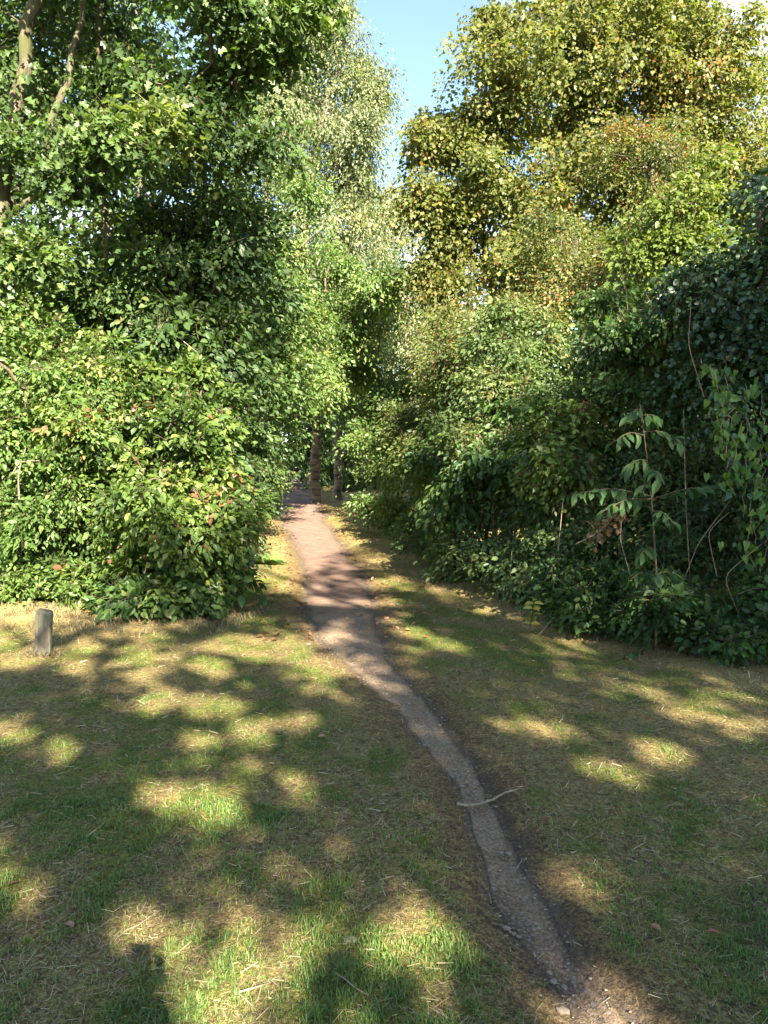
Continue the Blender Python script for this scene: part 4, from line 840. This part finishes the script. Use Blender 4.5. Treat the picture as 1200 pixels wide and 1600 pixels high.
for (px, py) in [(283, 1008), (300, 1020), (545, 1495), (890, 1590), (480, 1010), (1110, 1075)]:
    yy = 1920 / (py - HOR); xx = (px - 600) / FPX * yy
    ob = bpy.data.objects.new('stone', stones[px % 6]); ob.scale = (.024, .018, .014); ob.location = (xx, yy, Hf(xx, yy) + .004); COL.objects.link(ob); ob.parent = gobj

n = 1100; y = 7 + 24 * rng.random(n) ** 1.2; sd = np.where(rng.random(n) < .5, -1, 1)
x = path_c(y) + sd * path_w(y) * (1 + .25 * rng.normal(size=n)) + sd * .3 * np.abs(rng.normal(size=n))
v, t = instance(T_OVAL, np.stack([x, y, H(x, y) + .022], 1), frames(rng.normal(size=(n, 3)) * [1, 1, .25], np.tile([0, 0, 1.], (n, 1)) + rng.normal(size=(n, 3)) * .35), .03 + .045 * rng.random(n))
tag(mesh_np('leaf_litter', v, t, np.repeat(rng.random(n), 6), M['deadleaf'], None, 'stuff'), 'small dry leaves strewn along the edges of the far path', None, None, 'stuff')
# ------------------------------------------------------------------ sticks and fallen leaves
def ground_stick(pts, r, lab, cat='stick', name='stick', group=None):
    P3 = []
    for k, (px, py) in enumerate(pts):
        yy = 1920 / (py - HOR); xx = (px - 600) / FPX * yy; P3.append(np.array([xx, yy, Hf(xx, yy) + r + .012]))
    L = resample(P3, .04); L[1:-1] += np.random.default_rng(len(lab)).normal(size=(len(L) - 2, 3)) * .004
    o = tubes_obj(name, [(L, np.linspace(r, r * .5, len(L)), 6)], M['cane']); return tag(o, lab, cat, group)
ground_stick([(716, 1274), (760, 1266), (785, 1260), (818, 1252)], .0075, 'pale bent stick lying across the narrow rut of the path')
TW = 'twigs lying on the grass'
ground_stick([(520, 1553), (550, 1575), (573, 1592)], .003, 'straight twig in the green grass at the bottom centre', 'twig', 'twig', TW)
ground_stick([(365, 1585), (400, 1577), (415, 1571)], .0035, 'short pale twig right of the person shadow', 'twig', 'twig', TW)
ground_stick([(207, 1447), (215, 1435), (222, 1420)], .0035, 'small upright twig above the person shadow', 'twig', 'twig', TW)
ground_stick([(165, 1490), (200, 1465), (240, 1445)], .0025, 'pale straw stem at the head of the person shadow', 'twig', 'twig', TW)
ground_stick([(805, 1375), (815, 1365), (822, 1355)], .003, 'tiny twig standing in the damp rut below the stick', 'twig', 'twig', TW)
ground_stick([(775, 1392), (790, 1398), (805, 1403)], .003, 'tiny twig lying at the left rim of the rut', 'twig', 'twig', TW)
ms = leaf_meshes('fallen_leaf', T_OVAL, 'deadleaf', [.2, .7, 1.0])
for k, (px, py, lab) in enumerate([(848, 1300, 'rusty fallen leaf on the grass right of the rut'), (933, 1237, 'orange fallen leaf on the right hand grass'), (98, 1472, 'buff fallen leaf on the grass left of the person shadow'), (14, 1402, 'orange fallen leaf at the left edge of the grass'), (1030, 1470, 'brown fallen leaf in the dry lower right grass'), (495, 1172, 'small orange leaf on the grass left of the path'), (215, 1298, 'rusty leaf on the shaded grass below the flecks'), (1145, 1485, 'dark red fallen leaf near the lower right edge')]):
    yy = 1920 / (py - HOR); xx = (px - 600) / FPX * yy; ob = bpy.data.objects.new('fallen_leaf', ms[k % 3]); ob.scale = (.05, .05, .05)
    ob.location = (xx, yy, Hf(xx, yy) + .022); ob.rotation_euler = (.2, -.15, k * 1.3); COL.objects.link(ob); tag(ob, lab, 'leaf', 'fallen leaves on the grass')

# ------------------------------------------------------------------ the person taking the photograph (only the shadow is in view)
def skin_body(name, nodes, edges, mat, parent, sub=2):
    me = bpy.data.meshes.new(name); me.from_pydata([n_[0] for n_ in nodes], edges, [])
    o = bpy.data.objects.new(name, me); COL.objects.link(o); sk = o.modifiers.new('skin', 'SKIN'); sk.use_smooth_shade = True
    for sv, n_ in zip(me.skin_vertices[0].data, nodes): sv.radius = n_[1]
    me.skin_vertices[0].data[0].use_root = True
    ss = o.modifiers.new('sub', 'SUBSURF'); ss.levels = ss.render_levels = sub
    me.materials.append(mat); put(o, parent); return o
def plain(name, c, r=.8):
    m, nt, out = new_mat(name); n_ = noise(nt, 60, 3); principled(nt, out, mixc(nt, n_, tuple(v * .8 for v in c), tuple(min(1, v * 1.2) for v in c)), r, .2); return m
ox, oy = -.03, -.5; gz0 = Hf(ox, oy)
person = empty('person', (ox, oy, gz0), 'person in dark clothes holding up a phone, seen only as the shadow at lower left', 'person')
def n_(x, y, z, r, r2=None): return ((ox + x, oy + y, gz0 + z), (r, r2 or r))
bn = [n_(0, 0, .95, .2, .15), n_(0, 0, 1.15, .19, .14), n_(0, .01, 1.36, .2, .13), n_(0, 0, 1.48, .07, .065), n_(0, .02, 1.56, .055), n_(0, .03, 1.64, .085, .09), n_(0, .03, 1.73, .08, .09)]
be = [(0, 1), (1, 2), (2, 3), (3, 4), (4, 5), (5, 6)]
for s_ in (-1, 1):
    k = len(bn); bn += [n_(s_ * .22, 0, 1.42, .08), n_(s_ * .27, .03, 1.17, .062), n_(s_ * .1, .33, 1.42, .042), n_(s_ * .075, .4, 1.5, .03, .022)]
    be += [(2, k), (k, k + 1), (k + 1, k + 2), (k + 2, k + 3)]
    k = len(bn); bn += [n_(s_ * .1, 0, .85, .088), n_(s_ * .11, .02, .48, .06), n_(s_ * .12, -.02, .09, .042), n_(s_ * .13, .12, .035, .035, .04)]
    be += [(0, k), (k, k + 1), (k + 1, k + 2), (k + 2, k + 3)]
skin_body('body', bn, be, plain('dark_clothes', (.05, .055, .07)), person)
skm = plain('skin', (.4, .26, .2), .5)
for s_ in (-1, 1):
    fn, fe = [n_(s_ * .074, .41, 1.515, .014)], []
    for f in range(4):
        k = len(fn); zz = 1.525 + .018 * f
        fn += [n_(s_ * .078, .435, zz, .0085), n_(s_ * .07, .462 - .003 * f, zz + .004, .008), n_(s_ * .045, .468, zz + .005, .007)]; fe += [(0, k), (k, k + 1), (k + 1, k + 2)]
    k = len(fn); fn += [n_(s_ * .062, .41, 1.545, .009), n_(s_ * .04, .425, 1.565, .008)]; fe += [(0, k), (k, k + 1)]
    skin_body('hand', fn, fe, skm, person, 1)
hb = bmesh.new(); bmesh.ops.create_uvsphere(hb, u_segments=16, v_segments=10, radius=1)
for v in hb.verts: v.co = Vector((v.co.x * .095, v.co.y * .108 - .015, v.co.z * .1)) if v.co.z > -.35 or v.co.y < 0 else Vector((v.co.x * .08, v.co.y * .05 - .02, v.co.z * .08))
me = bpy.data.meshes.new('hair'); hb.to_mesh(me); hb.free(); me.materials.append(plain('hair', (.05, .035, .025))); ho = bpy.data.objects.new('hair', me); ho.location = (ox, oy + .03, gz0 + 1.71); COL.objects.link(ho); put(ho, person)
pb = bmesh.new(); bmesh.ops.create_cube(pb, size=1)
for v in pb.verts: v.co = Vector((v.co.x * .075, v.co.y * .009, v.co.z * .155))
bmesh.ops.bevel(pb, geom=pb.edges[:], offset=.003, segments=2, affect='EDGES')
me = bpy.data.meshes.new('phone'); pb.to_mesh(me); pb.free(); me.materials.append(plain('phone_case', (.02, .02, .022), .4)); po = bpy.data.objects.new('phone', me); po.location = (ox, oy + .455, EYE - .045); po.rotation_euler = (-PITCH, 0, 0); COL.objects.link(po)
tag(po, 'black phone held upright in both hands of the person', 'phone')
